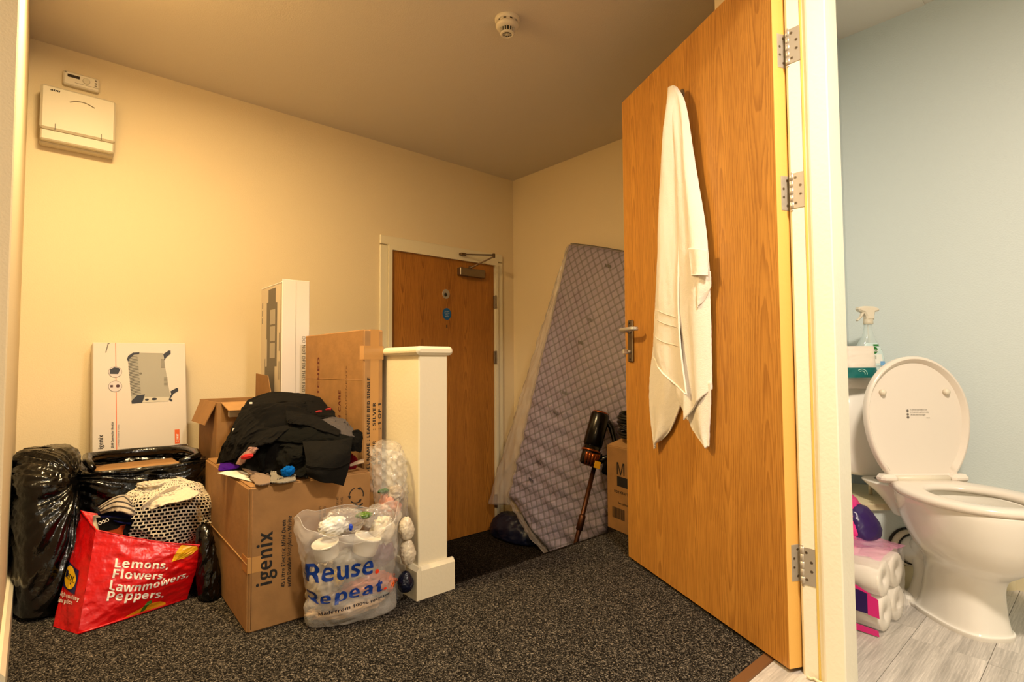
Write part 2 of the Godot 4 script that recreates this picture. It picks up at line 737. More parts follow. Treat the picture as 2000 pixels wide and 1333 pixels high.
# ---------------------------------------------------------------- lamps and the setting
func ceiling_lamp(called: String, words_: String, where: Vector3, r: float, c: Color, energy: float) -> void:
	var t := thing(called, words_, "lamp", where)
	part("base", lathe(st(), [Vector2(0, -0.02), Vector2(r + 0.02, -0.02), Vector2(r + 0.02, 0.0)], 40), M.white_plastic, t)
	var glow := mat(called + "_glow", c, 0.5)
	glow.emission_enabled = true
	glow.emission = c
	glow.emission_energy_multiplier = 3.0
	part("diffuser", lathe(st(), [Vector2(0, -0.045), Vector2(r * 0.6, -0.042), Vector2(r * 0.95, -0.03), Vector2(r, -0.02)], 40), glow, t)
	var l := AreaLight3D.new()
	l.name = "light"
	l.area_size = Vector2(r * 1.7, r * 1.7)
	l.light_color = c
	l.light_energy = energy
	l.area_range = 12.0
	l.area_attenuation = 2.0
	l.shadow_enabled = true
	l.rotation.x = -PI / 2
	l.position = Vector3(0, -0.05, 0)
	t.add_child(l)


func build_shell() -> void:
	var p: Material = M.hall_paint
	struct("wall_left", span(Vector3(XL - 0.1, LAND, ZB - 0.1), Vector3(XL, CEIL, 1.3)), p)
	struct("wall_back", span(Vector3(XL, LAND, ZB - 0.1), Vector3(-0.835, CEIL, ZB)), p)
	# the end of a wall that juts into the hall beside the camera
	struct("wall_near", span(Vector3(XL, 0, 0.050), Vector3(-1.85, CEIL, 1.3), 0.003), p)
	struct("wall_front", span(Vector3(XL - 0.1, 0, 1.3), Vector3(1.4, CEIL, 1.4)), p)
	# hall side of the bathroom: folds back behind the open door
	struct("wall_right", span(Vector3(-0.93, 0, -2.95), Vector3(-0.835, CEIL, -1.86)), p)
	var s := st(false)
	var plan := PackedVector2Array([Vector2(-0.545, 1.70), Vector2(-0.835, 1.8598), Vector2(-0.93, 1.8598), Vector2(-0.93, 1.815), Vector2(-0.62, 1.66), Vector2(-0.545, 1.66)])
	slab(s, plan, CEIL, Transform3D(Basis(Vector3.RIGHT, Vector3(0, 0, -1), Vector3.UP), Vector3.ZERO))
	struct("wall_return", s, p)
	var w := st(false)
	box(w, Vector3(-0.5625, (2.075 + CEIL) * 0.5, -1.13), Vector3(0.125, CEIL - 2.075, 0.94))
	box(w, Vector3(-0.5625, CEIL * 0.5, 1.05), Vector3(0.125, CEIL, 0.5))
	struct("wall_doorway", w, p)
	var b := st(false)
	box(b, Vector3(0.25, CEIL * 0.5, -2.86), Vector3(2.3, CEIL, 0.1))
	struct("wall_bathroom", b, M.bath_paint)
	struct("wall_bathroom_side", span(Vector3(-0.835, 0, -2.81), Vector3(-0.829, CEIL, -1.86)), M.bath_paint)
	struct("wall_bathroom_right", span(Vector3(1.4, 0, -2.91), Vector3(1.5, CEIL, 1.4)), M.bath_paint)
	struct("ceiling_hall", span(Vector3(XL - 0.1, CEIL, ZB - 0.1), Vector3(-0.5625, CEIL + 0.1, 1.4)), M.hall_ceiling)
	struct("ceiling_bathroom", span(Vector3(-0.5625, CEIL, -2.91), Vector3(1.5, CEIL + 0.1, 1.4)), M.bath_ceiling)
	struct("ceiling_alcove", span(Vector3(-0.829, CEIL - 0.004, -2.81), Vector3(-0.5, CEIL, -1.72)), M.bath_ceiling)
	# floors: the upper hall, cut out for the stairwell; one tread; the landing below
	var f := st(false)
	box(f, Vector3((XL - 0.715) * 0.5, -0.06, 0.07), Vector3(-0.715 - XL, 0.12, 2.46))
	box(f, Vector3((-1.765 - 0.715) * 0.5, -0.06, -2.055), Vector3(1.05, 0.12, 1.79), 0.0)
	struct("floor", f, M.carpet)
	struct("trim_1", span(Vector3(-1.79, LAND, ZB), Vector3(-1.765, -0.004, -1.16), 0.0), M.carpet_painted_shade).set_meta("label", "carpeted riser under the edge of the upper floor")
	struct("floor_tread", span(Vector3(-2.04, LAND, ZB), Vector3(-1.79, -0.21, -1.2), 0.01), M.carpet_painted_shade)
	struct("floor_landing", span(Vector3(XL, LAND - 0.1, ZB), Vector3(-1.79, LAND, -1.0)), M.carpet_painted_shade)
	struct("wall_stairwell", span(Vector3(XL, LAND, -1.16), Vector3(-1.765, -0.12, -1.10)), p)
	# bathroom floor of vinyl planks laid along z
	var sub := struct("floor_bathroom", floor_slab(), M.threshold)
	var rng := RandomNumberGenerator.new()
	rng.seed = 4
	for i in range(0, 7):
		var x0 := -0.655 - 0.185 + 0.185 * i
		var x1 := x0 + 0.185
		x0 = maxf(x0, -0.835)
		if x0 < -0.71:
			x1 = -0.700
		elif i == 1:
			x0 = -0.700
		var z := -2.81 - fposmod(0.55 * i, 1.2)
		while z < -0.2:
			var za := maxf(z, -2.81)
			var zb: float = minf(z + 1.2, -1.86) if x0 < -0.71 else z + 1.2
			if zb - za > 0.02:
				var q := st(false)
				var g := 0.0007
				var k := rng.randf() * 0.8
				var a := Vector3(x0 + g, 0, zb - g)
				var c := Vector3(x1 - g, 0, za + g)
				quad(q, a, Vector3(c.x, 0, a.z), c, Vector3(a.x, 0, c.z), Vector2(0, k + (zb - za) / 1.2), Vector2(1, k + (zb - za) / 1.2), Vector2(1, k), Vector2(0, k))
				var lo := Vector3(0, -0.004, 0)
				quad(q, a + lo, Vector3(c.x, 0, a.z) + lo, Vector3(c.x, 0, a.z), a)
				quad(q, Vector3(c.x, 0, a.z) + lo, c + lo, c, Vector3(c.x, 0, a.z))
				quad(q, c + lo, Vector3(a.x, 0, c.z) + lo, Vector3(a.x, 0, c.z), c)
				quad(q, Vector3(a.x, 0, c.z) + lo, a + lo, a, Vector3(a.x, 0, c.z))
				part("plank", q, M.vinyl, sub)
			z += 1.2
	struct("trim_2", span(Vector3(-0.735, -0.01, -1.66), Vector3(-0.700, 0.004, 0.75), 0.003), M.threshold).set_meta("label", "brown threshold strip between carpet and vinyl")
	# skirtings
	struct("baseboard_left", skirting(Vector3(XL, 0, 0.05), Vector3(XL, 0, -1.07), Vector3(1, 0, 0), 0.12), M.gloss_white)
	struct("baseboard_back", skirting(Vector3(-1.765, 0, ZB), Vector3(-0.93, 0, ZB), Vector3(0, 0, 1), 0.12), M.gloss_white)
	struct("baseboard_near", skirting(Vector3(XL, 0, 0.050), Vector3(-1.832, 0, 0.050), Vector3(0, 0, -1), 0.12), M.gloss_white)
	struct("baseboard_near_end", skirting(Vector3(-1.85, 0, 0.0502), Vector3(-1.85, 0, 1.3), Vector3(1, 0, 0), 0.12), M.gloss_white)
	struct("baseboard_bathroom", skirting(Vector3(-0.55, 0, -2.81), Vector3(1.4, 0, -2.81), Vector3(0, 0, 1), 0.105, 0.012), M.skirting_bath)


func floor_slab() -> SurfaceTool:
	var f := st(false)
	box(f, Vector3(0.35, -0.032, -0.755), Vector3(2.1, 0.056, 4.11))
	box(f, Vector3(-0.7675, -0.032, -2.33), Vector3(0.135, 0.056, 0.96))
	return f


func skirting(a: Vector3, b: Vector3, out_: Vector3, h: float, t := 0.018) -> SurfaceTool:
	var s := st(false)
	var prof := [Vector2(0, 0), Vector2(t, 0), Vector2(t, h - 0.014), Vector2(t * 0.45, h), Vector2(0, h)]
	for k in prof.size():
		var p: Vector2 = prof[k]
		var q: Vector2 = prof[(k + 1) % prof.size()]
		var a0 := a + out_ * p.x + Vector3.UP * p.y
		var a1 := a + out_ * q.x + Vector3.UP * q.y
		var b0 := b + out_ * p.x + Vector3.UP * p.y
		var b1 := b + out_ * q.x + Vector3.UP * q.y
		if (b - a).cross(a1 - a0).dot(out_ * (p.x + q.x - t) + Vector3.UP * (p.y + q.y - h)) > 0:
			quad(s, a0, b0, b1, a1)
		else:
			quad(s, a1, b1, b0, a0)
	for e in [a, b]:
		for k in range(1, prof.size() - 1):
			var p0: Vector3 = e + out_ * prof[0].x + Vector3.UP * prof[0].y
			var p1: Vector3 = e + out_ * prof[k].x + Vector3.UP * prof[k].y
			var p2: Vector3 = e + out_ * prof[k + 1].x + Vector3.UP * prof[k + 1].y
			if (p1 - p0).cross(p2 - p0).dot((a - b) if e == a else (b - a)) > 0:
				tri(s, p0, p1, p2)
			else:
				tri(s, p0, p2, p1)
	return s


func build_half_wall() -> void:
	var zf := -1.087
	var zr := -1.217
	var xe := -1.755
	struct("wall_half", span(Vector3(XL, 0, zr), Vector3(xe, 0.905, zf), 0.004), M.gloss_white).set_meta("label", "painted half wall with a square end beside the stairs")
	# rounded cap with overhang
	var o := PackedVector2Array()
	var h := 0.034
	for i in 9:
		var a := -PI / 2 + PI * i / 8
		o.append(Vector2(0.083 - h * 0.5 + h * 0.5 * cos(a), h * 0.5 + h * 0.5 * sin(a)))
	for i in 9:
		var a := PI / 2 + PI * i / 8
		o.append(Vector2(-0.083 + h * 0.5 + h * 0.5 * cos(a), h * 0.5 + h * 0.5 * sin(a)))
	var c := st(false)
	var zc := (zf + zr) * 0.5
	slab(c, o, xe + 0.018 - XL, Transform3D(Basis(Vector3(0, 0, -1), Vector3.UP, Vector3.RIGHT), Vector3(XL, 0.899, zc)), 0.010)
	struct("trim_3", c, M.gloss_white).set_meta("label", "rounded white cap along the top of the half wall")
	var hb := 0.118
	struct("baseboard_half_left", skirting(Vector3(XL, 0, zf), Vector3(xe + 0.02, 0, zf), Vector3(0, 0, 1), hb, 0.02), M.gloss_white)
	struct("baseboard_half_end", skirting(Vector3(xe, 0, zf - 0.0002), Vector3(xe, 0, zr - 0.02), Vector3(1, 0, 0), hb, 0.02), M.gloss_white)


func build_far_door() -> void:
	var y0 := LAND + 0.006
	var y1 := 1.652
	var za := -1.822
	var zb := -2.728
	var d := Node3D.new()
	d.name = "door_2"
	add_child(d)
	d.set_meta("kind", "structure")
	d.set_meta("label", "closed oak flat door on the lower landing")
	d.set_meta("category", "door")
	d.position = Vector3(XL, 0, 0)
	var s := st(false)
	var x := 0.012
	quad(s, Vector3(x, y0, za), Vector3(x, y0, zb), Vector3(x, y1, zb), Vector3(x, y1, za))
	quad(s, Vector3(x, y1, za), Vector3(x, y1, zb), Vector3(0, y1, zb), Vector3(0, y1, za))
	quad(s, Vector3(x, y0, zb), Vector3(0.0, y0, zb), Vector3(0.0, y1, zb), Vector3(x, y1, zb))
	quad(s, Vector3(0, y0, za), Vector3(x, y0, za), Vector3(x, y1, za), Vector3(0, y1, za))
	part("leaf", s, M.oak_far, d)
	# frame and architrave, standing proud of the leaf
	var f := st(false)
	for z in [za + 0.0175, zb - 0.0175]:
		box(f, Vector3(0.016, (LAND + y1) * 0.5, z), Vector3(0.032, y1 - LAND, 0.025))
	box(f, Vector3(0.016, y1 + 0.0175, (za + zb) * 0.5), Vector3(0.032, 0.0349, za - zb + 0.06))
	part("frame", f, M.gloss_white, d)
	var a := st(false)
	for z in [za + 0.0601, zb - 0.0601]:
		box(a, Vector3(0.009, (LAND + y1) * 0.5 + 0.014, z), Vector3(0.018, y1 - LAND + 0.028, 0.06), 0.004)
	box(a, Vector3(0.009, y1 + 0.0651, (za + zb) * 0.5), Vector3(0.018, 0.06, za - zb + 0.18), 0.004)
	part("architrave", a, M.gloss_white, d)
	for y in [1.36, 0.92, -0.2]:
		var hg := st(false)
		box(hg, Vector3(0.02, y, zb - 0.004), Vector3(0.016, 0.1, 0.02), 0.002)
		part("hinge", tube(hg, [Vector3(0.034, y - 0.052, zb - 0.004), Vector3(0.034, y + 0.052, zb - 0.004)], 0.007, 8), M.brushed, d)
	# door closer: body on the leaf, two arms folded out from the head
	var cl := part("closer_body", bx(Vector3(0.045, 0.06, 0.24), 0.004, Vector3(x + 0.0225, 1.565, -2.49)), M.brushed, d)
	var ar := st(false)
	var k0 := Vector3(0.05, 1.60, -2.47)
	var k2 := Vector3(0.05, 1.695, -2.41)
	var el := Vector3(0.17, 1.69, -2.60)
	box(ar, Vector3(0.045, 1.695, -2.40), Vector3(0.03, 0.018, 0.05), 0.002)
	bar(ar, k0, el - Vector3(0, 0.006, 0), 0.016, 0.009)
	bar(ar, k2, el + Vector3(0, 0.006, 0), 0.016, 0.009)
	tube(ar, [el - Vector3(0, 0.014, 0), el + Vector3(0, 0.016, 0)], 0.011, 10)
	tube(ar, [Vector3(0.045, 1.58, -2.47), Vector3(0.045, 1.612, -2.47)], 0.012, 10)
	part("closer_arm", ar, plain(Color(0.36, 0.28, 0.20), 0.4, 0.7), cl)
	# round spy hole plate, blue notice disc, keyhole
	var px := Transform3D(Basis(Vector3(0, 0, -1), Vector3.UP, Vector3.RIGHT), Vector3(x, 1.387, -2.27))
	var sp := part("spy_plate", slab(st(false), oval(0, 0, 0.032, 0.036, 24), 0.003, px, 0.001), M.steel, d)
	part("lens", slab(st(false), oval(-0.004, -0.006, 0.013, 0.014, 16), 0.006, px, 0.002), M.screw_dark, sp)
	px.origin = Vector3(x, 1.239, -2.278)
	var disc := part("notice_disc", slab(st(false), oval(0, 0, 0.038, 0.044, 32), 0.0015, px, 0.0005), plain(Color(0.04, 0.36, 0.60), 0.4), d)
	var yy := 0.022
	for line in ["Fire door", "keep shut", "Keep", "locked"]:
		var mm := words(line, 0.0075)
		part("lettering", mm, M.white_print, disc, px * Transform3D(Basis(), Vector3(-mm.get_aabb().size.x * 0.5, yy - 0.006, 0.0022)))
		yy -= 0.0125
	part("keyhole", bx(Vector3(0.004, 0.022, 0.011), 0.002, Vector3(x, 1.148, -2.278)), M.screw_dark, d)


func bar(s: SurfaceTool, a: Vector3, b: Vector3, w: float, t: float) -> void:
	var f := frame((a + b) * 0.5, b - a, Vector3.UP)
	box(s, f.origin, Vector3((b - a).length(), t, w), 0.001, f.basis)


# ---------------------------------------------------------------- the open bathroom door, its frame, and what is fixed to wall and ceiling
func door_frame() -> Transform3D:   # x towards the hinges, y up, z out of the face with the towel hook
	return Transform3D(Basis(Vector3.UP, -deg_to_rad(25.657)), Vector3(-0.641, 0, -1.59))


func build_bathroom_door() -> void:
	var d := Node3D.new()
	d.name = "door_1"
	add_child(d)
	d.transform = door_frame()
	d.set_meta("kind", "structure")
	d.set_meta("label", "oak veneered bathroom door standing wide open")
	d.set_meta("category", "door")
	var w := 0.926
	var y0 := 0.012
	var y1 := 2.06
	var t := 0.044
	var s := st(false)
	var b := 0.0015
	quad(s, Vector3(-w, y0, 0), Vector3(-b, y0, 0), Vector3(-b, y1, 0), Vector3(-w, y1, 0))
	quad(s, Vector3(-b, y0, -t), Vector3(-w, y0, -t), Vector3(-w, y1, -t), Vector3(-b, y1, -t))
	quad(s, Vector3(-w, y0, -t), Vector3(-b, y0, -t), Vector3(-b, y0, 0), Vector3(-w, y0, 0), Vector2(0, 0), Vector2(0.1, 0), Vector2(0.1, 0.02), Vector2(0, 0.02))
	quad(s, Vector3(-w, y1, 0), Vector3(-b, y1, 0), Vector3(-b, y1, -t), Vector3(-w, y1, -t), Vector2(0, 0), Vector2(0.1, 0), Vector2(0.1, 0.02), Vector2(0, 0.02))
	part("leaf", s, M.oak_door, d)
	var e := st(false)
	box(e, Vector3(-0.003, (y0 + y1) * 0.5, -t * 0.5), Vector3(0.007, y1 - y0 - 0.0005, t - 0.0005), 0.001)
	label(part("edge_lipping", e, M.oak_lipping, d), "pale bare wood strip along the hinge edge")
	part("edge_lipping", bx(Vector3(0.005, y1 - y0 - 0.001, t - 0.0005), 0.001, Vector3(-w, (y0 + y1) * 0.5, -t * 0.5)), M.oak_lipping, d)
	# lever handle on a long plate with a thumb turn below
	var hx := -0.868
	var hd := part("handle_plate", bx(Vector3(0.042, 0.185, 0.010), 0.004, Vector3(hx, 0.962, 0.005)), M.brushed, d)
	var lv := st()
	tube(lv, [Vector3(hx, 1.008, 0.008), Vector3(hx, 1.008, 0.018)], 0.013, 16)
	tube(lv, [Vector3(hx, 1.008, 0.012), Vector3(hx, 1.008, 0.040), Vector3(hx + 0.002, 1.008, 0.050), Vector3(hx + 0.009, 1.008, 0.056), Vector3(hx + 0.02, 1.008, 0.058), Vector3(hx + 0.10, 1.008, 0.058), Vector3(hx + 0.112, 1.008, 0.056), Vector3(hx + 0.119, 1.008, 0.049), Vector3(hx + 0.121, 1.008, 0.038)], [0.0085, 0.0085, 0.009, 0.0095, 0.0095, 0.0095, 0.0095, 0.009, 0.008], 12)
	part("lever", lv, M.steel, hd)
	var tt := st()
	tube(tt, [Vector3(hx, 0.915, 0.008), Vector3(hx, 0.915, 0.022)], 0.008, 14)
	box(tt, Vector3(hx, 0.915, 0.034), Vector3(0.013, 0.022, 0.024), 0.004)
	part("thumb_turn", tt, M.steel, hd)
	for yy in [0.882, 1.04]:
		part("screw", slab(st(false), oval(hx, yy, 0.0045, 0.0045, 12), 0.0012, Transform3D(Basis(), Vector3(0, 0, 0.0100)), 0.0004), M.dark_metal, hd)
	# coat hook
	var k := part("coat_hook", slab(st(false), oval(-0.455, 1.862, 0.017, 0.024, 24), 0.004, Transform3D(), 0.001), M.brushed, d)
	var hk := st()
	tube(hk, [Vector3(-0.455, 1.862, 0.003), Vector3(-0.455, 1.858, 0.03), Vector3(-0.455, 1.862, 0.045), Vector3(-0.455, 1.876, 0.052)], [0.007, 0.006, 0.006, 0.007], 10)
	part("peg", hk, M.brushed, k)
	# three butt hinges: one plate let into the lipping, one on the frame, the knuckle between
	var pivot := Vector3(-0.612, 0, -1.622)
	var inv := d.transform.affine_inverse()
	for y in [1.775, 1.352, 0.300]:
		var hg := part("hinge", bx(Vector3(0.0012, 0.101, 0.030), 0.0003, Vector3(0.0008, y, -t + 0.0135)), M.steel, d)
		label(hg, "steel butt hinge")
		part("frame_plate", span(Vector3(-0.606, y - 0.051, -1.6125), Vector3(-0.574, y + 0.051, -1.6108), 0.0004), M.steel, hg, inv)
		var kn := st()
		for i in 5:
			var ya: float = y - 0.051 + 0.0205 * i
			tube(kn, [pivot + Vector3(0.004, ya + 0.0006, 0.006), pivot + Vector3(0.004, ya + 0.0198, 0.006)], 0.0075 if i % 2 == 0 else 0.0068, 14)
		tube(kn, [pivot + Vector3(0.004, y - 0.058, 0.006), pivot + Vector3(0.004, y - 0.051, 0.006)], 0.0050, 12)
		tube(kn, [pivot + Vector3(0.004, y + 0.051, 0.006), pivot + Vector3(0.004, y + 0.056, 0.006)], 0.0050, 12)
		part("knuckle", kn, M.steel, hg, inv)
		for i in 4:
			var yy: float = y + 0.037 - 0.0245 * i
			var xx: float = -0.597 if (i == 0 or i == 3) else -0.584
			for ring in 2:
				var r := 0.0042 if ring == 0 else 0.0013
				part("screw", slab(st(false), oval(xx, yy, r, r, 12), 0.0004 + 0.0004 * ring, Transform3D(Basis(), Vector3(0, 0, -1.6108)), 0.0002), M.brushed if ring == 0 else M.screw_dark, hg, inv)
			var zz: float = -t + 0.008 if (i == 0 or i == 3) else -t + 0.02
			for ring in 2:
				var r := 0.0040 if ring == 0 else 0.0012
				part("screw", slab(st(false), oval(zz, yy, r, r, 12), 0.0004 + 0.0004 * ring, Transform3D(Basis(Vector3(0, 0, 1), Vector3(0, 1, 0), Vector3(-1, 0, 0)), Vector3.ZERO).rotated_local(Vector3.UP, PI) if false else Transform3D(Basis(Vector3(0, 0, -1), Vector3(0, 1, 0), Vector3(1, 0, 0)), Vector3(0.0014, 0, 2.0 * zz)), 0.0002), M.brushed if ring == 0 else M.screw_dark, hg)
	# the jamb the door hangs on: rebate, stop with its splayed edge, and the face towards the bathroom
	var prof := PackedVector2Array([Vector2(-0.626, 1.72), Vector2(-0.626, 1.640), Vector2(-0.617, 1.620), Vector2(-0.609, 1.6125), Vector2(-0.574, 1.6125), Vector2(-0.566, 1.611), Vector2(-0.556, 1.6015), Vector2(-0.551, 1.5995), Vector2(-0.507, 1.5995), Vector2(-0.504, 1.602), Vector2(-0.504, 1.69), Vector2(-0.545, 1.72)])
	struct("trim_4", slab(st(false), prof, 2.075, Transform3D(Basis(Vector3.RIGHT, Vector3(0, 0, -1), Vector3.UP), Vector3.ZERO)), M.frame_paint).set_meta("label", "cream painted door jamb with hinges let in")
	struct("trim_5", span(Vector3(-0.626, 2.068, -1.65), Vector3(-0.504, 2.10, -0.66), 0.003), M.frame_paint).set_meta("label", "cream painted head of the bathroom doorway")
	struct("trim_6", span(Vector3(-0.5735, 0.0, -1.6122), Vector3(-0.568, 2.06, -1.6095), 0.0006), M.stop_shade_yellow).set_meta("label", "yellow strip painted as the shade beside the door stop")  # added strip: shade and warm bounce beside the stop painted in yellow
	# torn sealant at the foot of the jamb
	var rg := RandomNumberGenerator.new()
	rg.seed = 12
	var pts := []
	for i in 12:
		pts.append(Vector3(-0.60 + 0.0085 * i, 0.004 + rg.randf() * 0.005, -1.603 + rg.randf() * 0.010))
	struct("trim_7", tube(st(), pts, 0.004, 7), M.skirting_bath).set_meta("label", "ragged line of old sealant at the foot of the jamb")


func build_fixtures() -> void:
	# consumer unit high on the long wall
	var u := thing("fuse_box", "cream plastic fuse box with hinged cover high on the long wall", "fuse box", Vector3(XL, 2.02, -0.132))
	part("base", bx(Vector3(0.055, 0.262, 0.276), 0.006, Vector3(0.0275, 0.005, 0)), M.old_plastic, u)
	part("lower_ledge", bx(Vector3(0.035, 0.052, 0.272), 0.006, Vector3(0.07, -0.092, 0)), M.old_plastic, u)
	var cv := part("cover", bx(Vector3(0.048, 0.205, 0.278), 0.009, Vector3(0.078, 0.032, 0)), M.old_plastic, u)
	var arc := st()
	var pts := []
	for i in 13:
		var k := i / 12.0
		pts.append(Vector3(0.1022, 0.075 + 0.014 * sin(PI * k), 0.036 - 0.092 * k))
	part("finger_groove", tube(arc, pts, 0.0022, 6), plain(Color(0.45, 0.40, 0.31), 0.6), cv)
	for z in [0.085, -0.085]:
		part("hinge_slot", bx(Vector3(0.002, 0.028, 0.0022), 0.0, Vector3(0.1018, -0.056, z)), plain(Color(0.30, 0.26, 0.20), 0.6), cv)
	var lg := st(false)
	var fx := Transform3D(Basis(Vector3(0, 0, -1), Vector3.UP, Vector3.RIGHT), Vector3(0.1016, 0.108, 0.108))
	slab(lg, PackedVector2Array([Vector2(0, 0.001), Vector2(0.012, 0.009), Vector2(0.012, 0)]), 0.0008, fx)
	for i in 4:
		var x := 0.013 + 0.006 * i
		slab(lg, PackedVector2Array([Vector2(x, 0), Vector2(x + 0.0045, 0), Vector2(x + 0.0065, 0.0085), Vector2(x + 0.002, 0.0085)]), 0.0008, fx)
	part("maker_mark", lg, M.black_print, cv)
	# heating programmer above it
	var h := thing("heating_timer", "small white heating timer with dial and dark display on the wall", "timer", Vector3(XL, 2.240, -0.140))
	part("casing", bx(Vector3(0.03, 0.066, 0.138), 0.006, Vector3(0.015, 0, 0)), M.white_plastic, h)
	part("display", bx(Vector3(0.002, 0.014, 0.046), 0.0008, Vector3(0.0305, 0.012, 0.030)), plain(Color(0.16, 0.09, 0.05), 0.25), h)
	part("dial", slab(st(false), oval(0.018, 0.004, 0.0145, 0.0145, 28), 0.006, Transform3D(Basis(Vector3(0, 0, -1), Vector3.UP, Vector3.RIGHT), Vector3(0.03, 0, 0)), 0.002), M.old_plastic, h)
	for i in 3:
		part("button", bx(Vector3(0.003, 0.007, 0.009), 0.001, Vector3(0.031, 0.018 - 0.013 * i, -0.054)), plain(Color(0.55, 0.50, 0.42), 0.5), h)
	part("flap_line", bx(Vector3(0.001, 0.0014, 0.09), 0.0, Vector3(0.0304, -0.016, -0.02)), plain(Color(0.5, 0.46, 0.38), 0.6), h)
	part("corner_screw", slab(st(false), oval(-0.060, 0.025, 0.004, 0.004, 12), 0.001, Transform3D(Basis(Vector3(0, 0, -1), Vector3.UP, Vector3.RIGHT), Vector3(0.0302, 0, 0))), plain(Color(0.55, 0.50, 0.42), 0.5), h)
	# smoke detector
	var d := thing("smoke_detector", "round white smoke detector with slotted nose on the ceiling", "smoke detector", Vector3(-1.748, CEIL, -1.532))
	part("base", lathe(st(), [Vector2(0.046, -0.016), Vector2(0.050, -0.0155), Vector2(0.0535, -0.012), Vector2(0.0545, -0.002), Vector2(0.0545, 0)], 40), M.white_plastic, d)
	part("collar", lathe(st(), [Vector2(0.0, -0.026), Vector2(0.043, -0.026), Vector2(0.043, -0.014)], 40), plain(Color(0.40, 0.35, 0.28), 0.6), d)
	var rim := st()
	for i in 10:
		var a := TAU * i / 10.0
		box(rim, Vector3(0.044 * cos(a), -0.020, 0.044 * sin(a)), Vector3(0.006, 0.010, 0.016), 0.001, Basis(Vector3.UP, -a))
	part("clip_ring", rim, M.white_plastic, d)
	part("body", lathe(st(), [Vector2(0, -0.046), Vector2(0.034, -0.046), Vector2(0.044, -0.043), Vector2(0.0505, -0.034), Vector2(0.0505, -0.027), Vector2(0.048, -0.0245), Vector2(0.02, -0.024)], 40), M.white_plastic, d)
	part("chamber", lathe(st(), [Vector2(0, -0.066), Vector2(0.026, -0.066), Vector2(0.030, -0.045)], 32), M.screw_dark, d)
	for i in 16:
		var a := TAU * i / 16.0
		var fin := st(false)
		box(fin, Vector3(0.0305 * cos(a), -0.056, 0.0305 * sin(a)), Vector3(0.006, 0.022, 0.0035), 0.0008, Basis(Vector3.UP, -a))
		part("fin", fin, M.white_plastic, d)
	var nose := lathe(st(), [Vector2(0.021, -0.0715), Vector2(0.027, -0.071), Vector2(0.0315, -0.068), Vector2(0.0315, -0.064), Vector2(0.021, -0.064), Vector2(0.021, -0.0715)], 32)
	part("nose_ring", nose, M.white_plastic, d)
	var sp := st()
	for i in 4:
		var a := PI / 4 * i
		box(sp, Vector3(0, -0.068, 0), Vector3(0.044, 0.004, 0.003), 0.0, Basis(Vector3.UP, a))
	lathe(sp, [Vector2(0, -0.0715), Vector2(0.007, -0.071), Vector2(0.008, -0.066), Vector2(0, -0.066)], 16)
	part("grille", sp, M.old_plastic, d)


# ---------------------------------------------------------------- cardboard boxes
const UP_ON_X := Basis(Vector3(0, 1, 0), Vector3(0, 0, 1), Vector3(1, 0, 0))       # on a face towards +x: read upwards
const DOWN_ON_X := Basis(Vector3(0, -1, 0), Vector3(0, 0, -1), Vector3(1, 0, 0))   # ... read downwards
const UP_ON_Z := Basis(Vector3(0, 1, 0), Vector3(-1, 0, 0), Vector3(0, 0, 1))      # on a face towards +z: read upwards
const ALONG_Z := Basis(Vector3(1, 0, 0), Vector3(0, 1, 0), Vector3(0, 0, 1))


func ink(text: String, h: float, width: float, m: Material, parent: Node3D, b: Basis, o: Vector3, bold := false, serif := false) -> void:
	part("lettering", words(text, h, bold, serif, width), m, parent, Transform3D(b, o))


func build_boxes() -> void:
	oven_box()
	bed_box()
	tall_box()
	open_box()
	heater_box()
	corner_box()


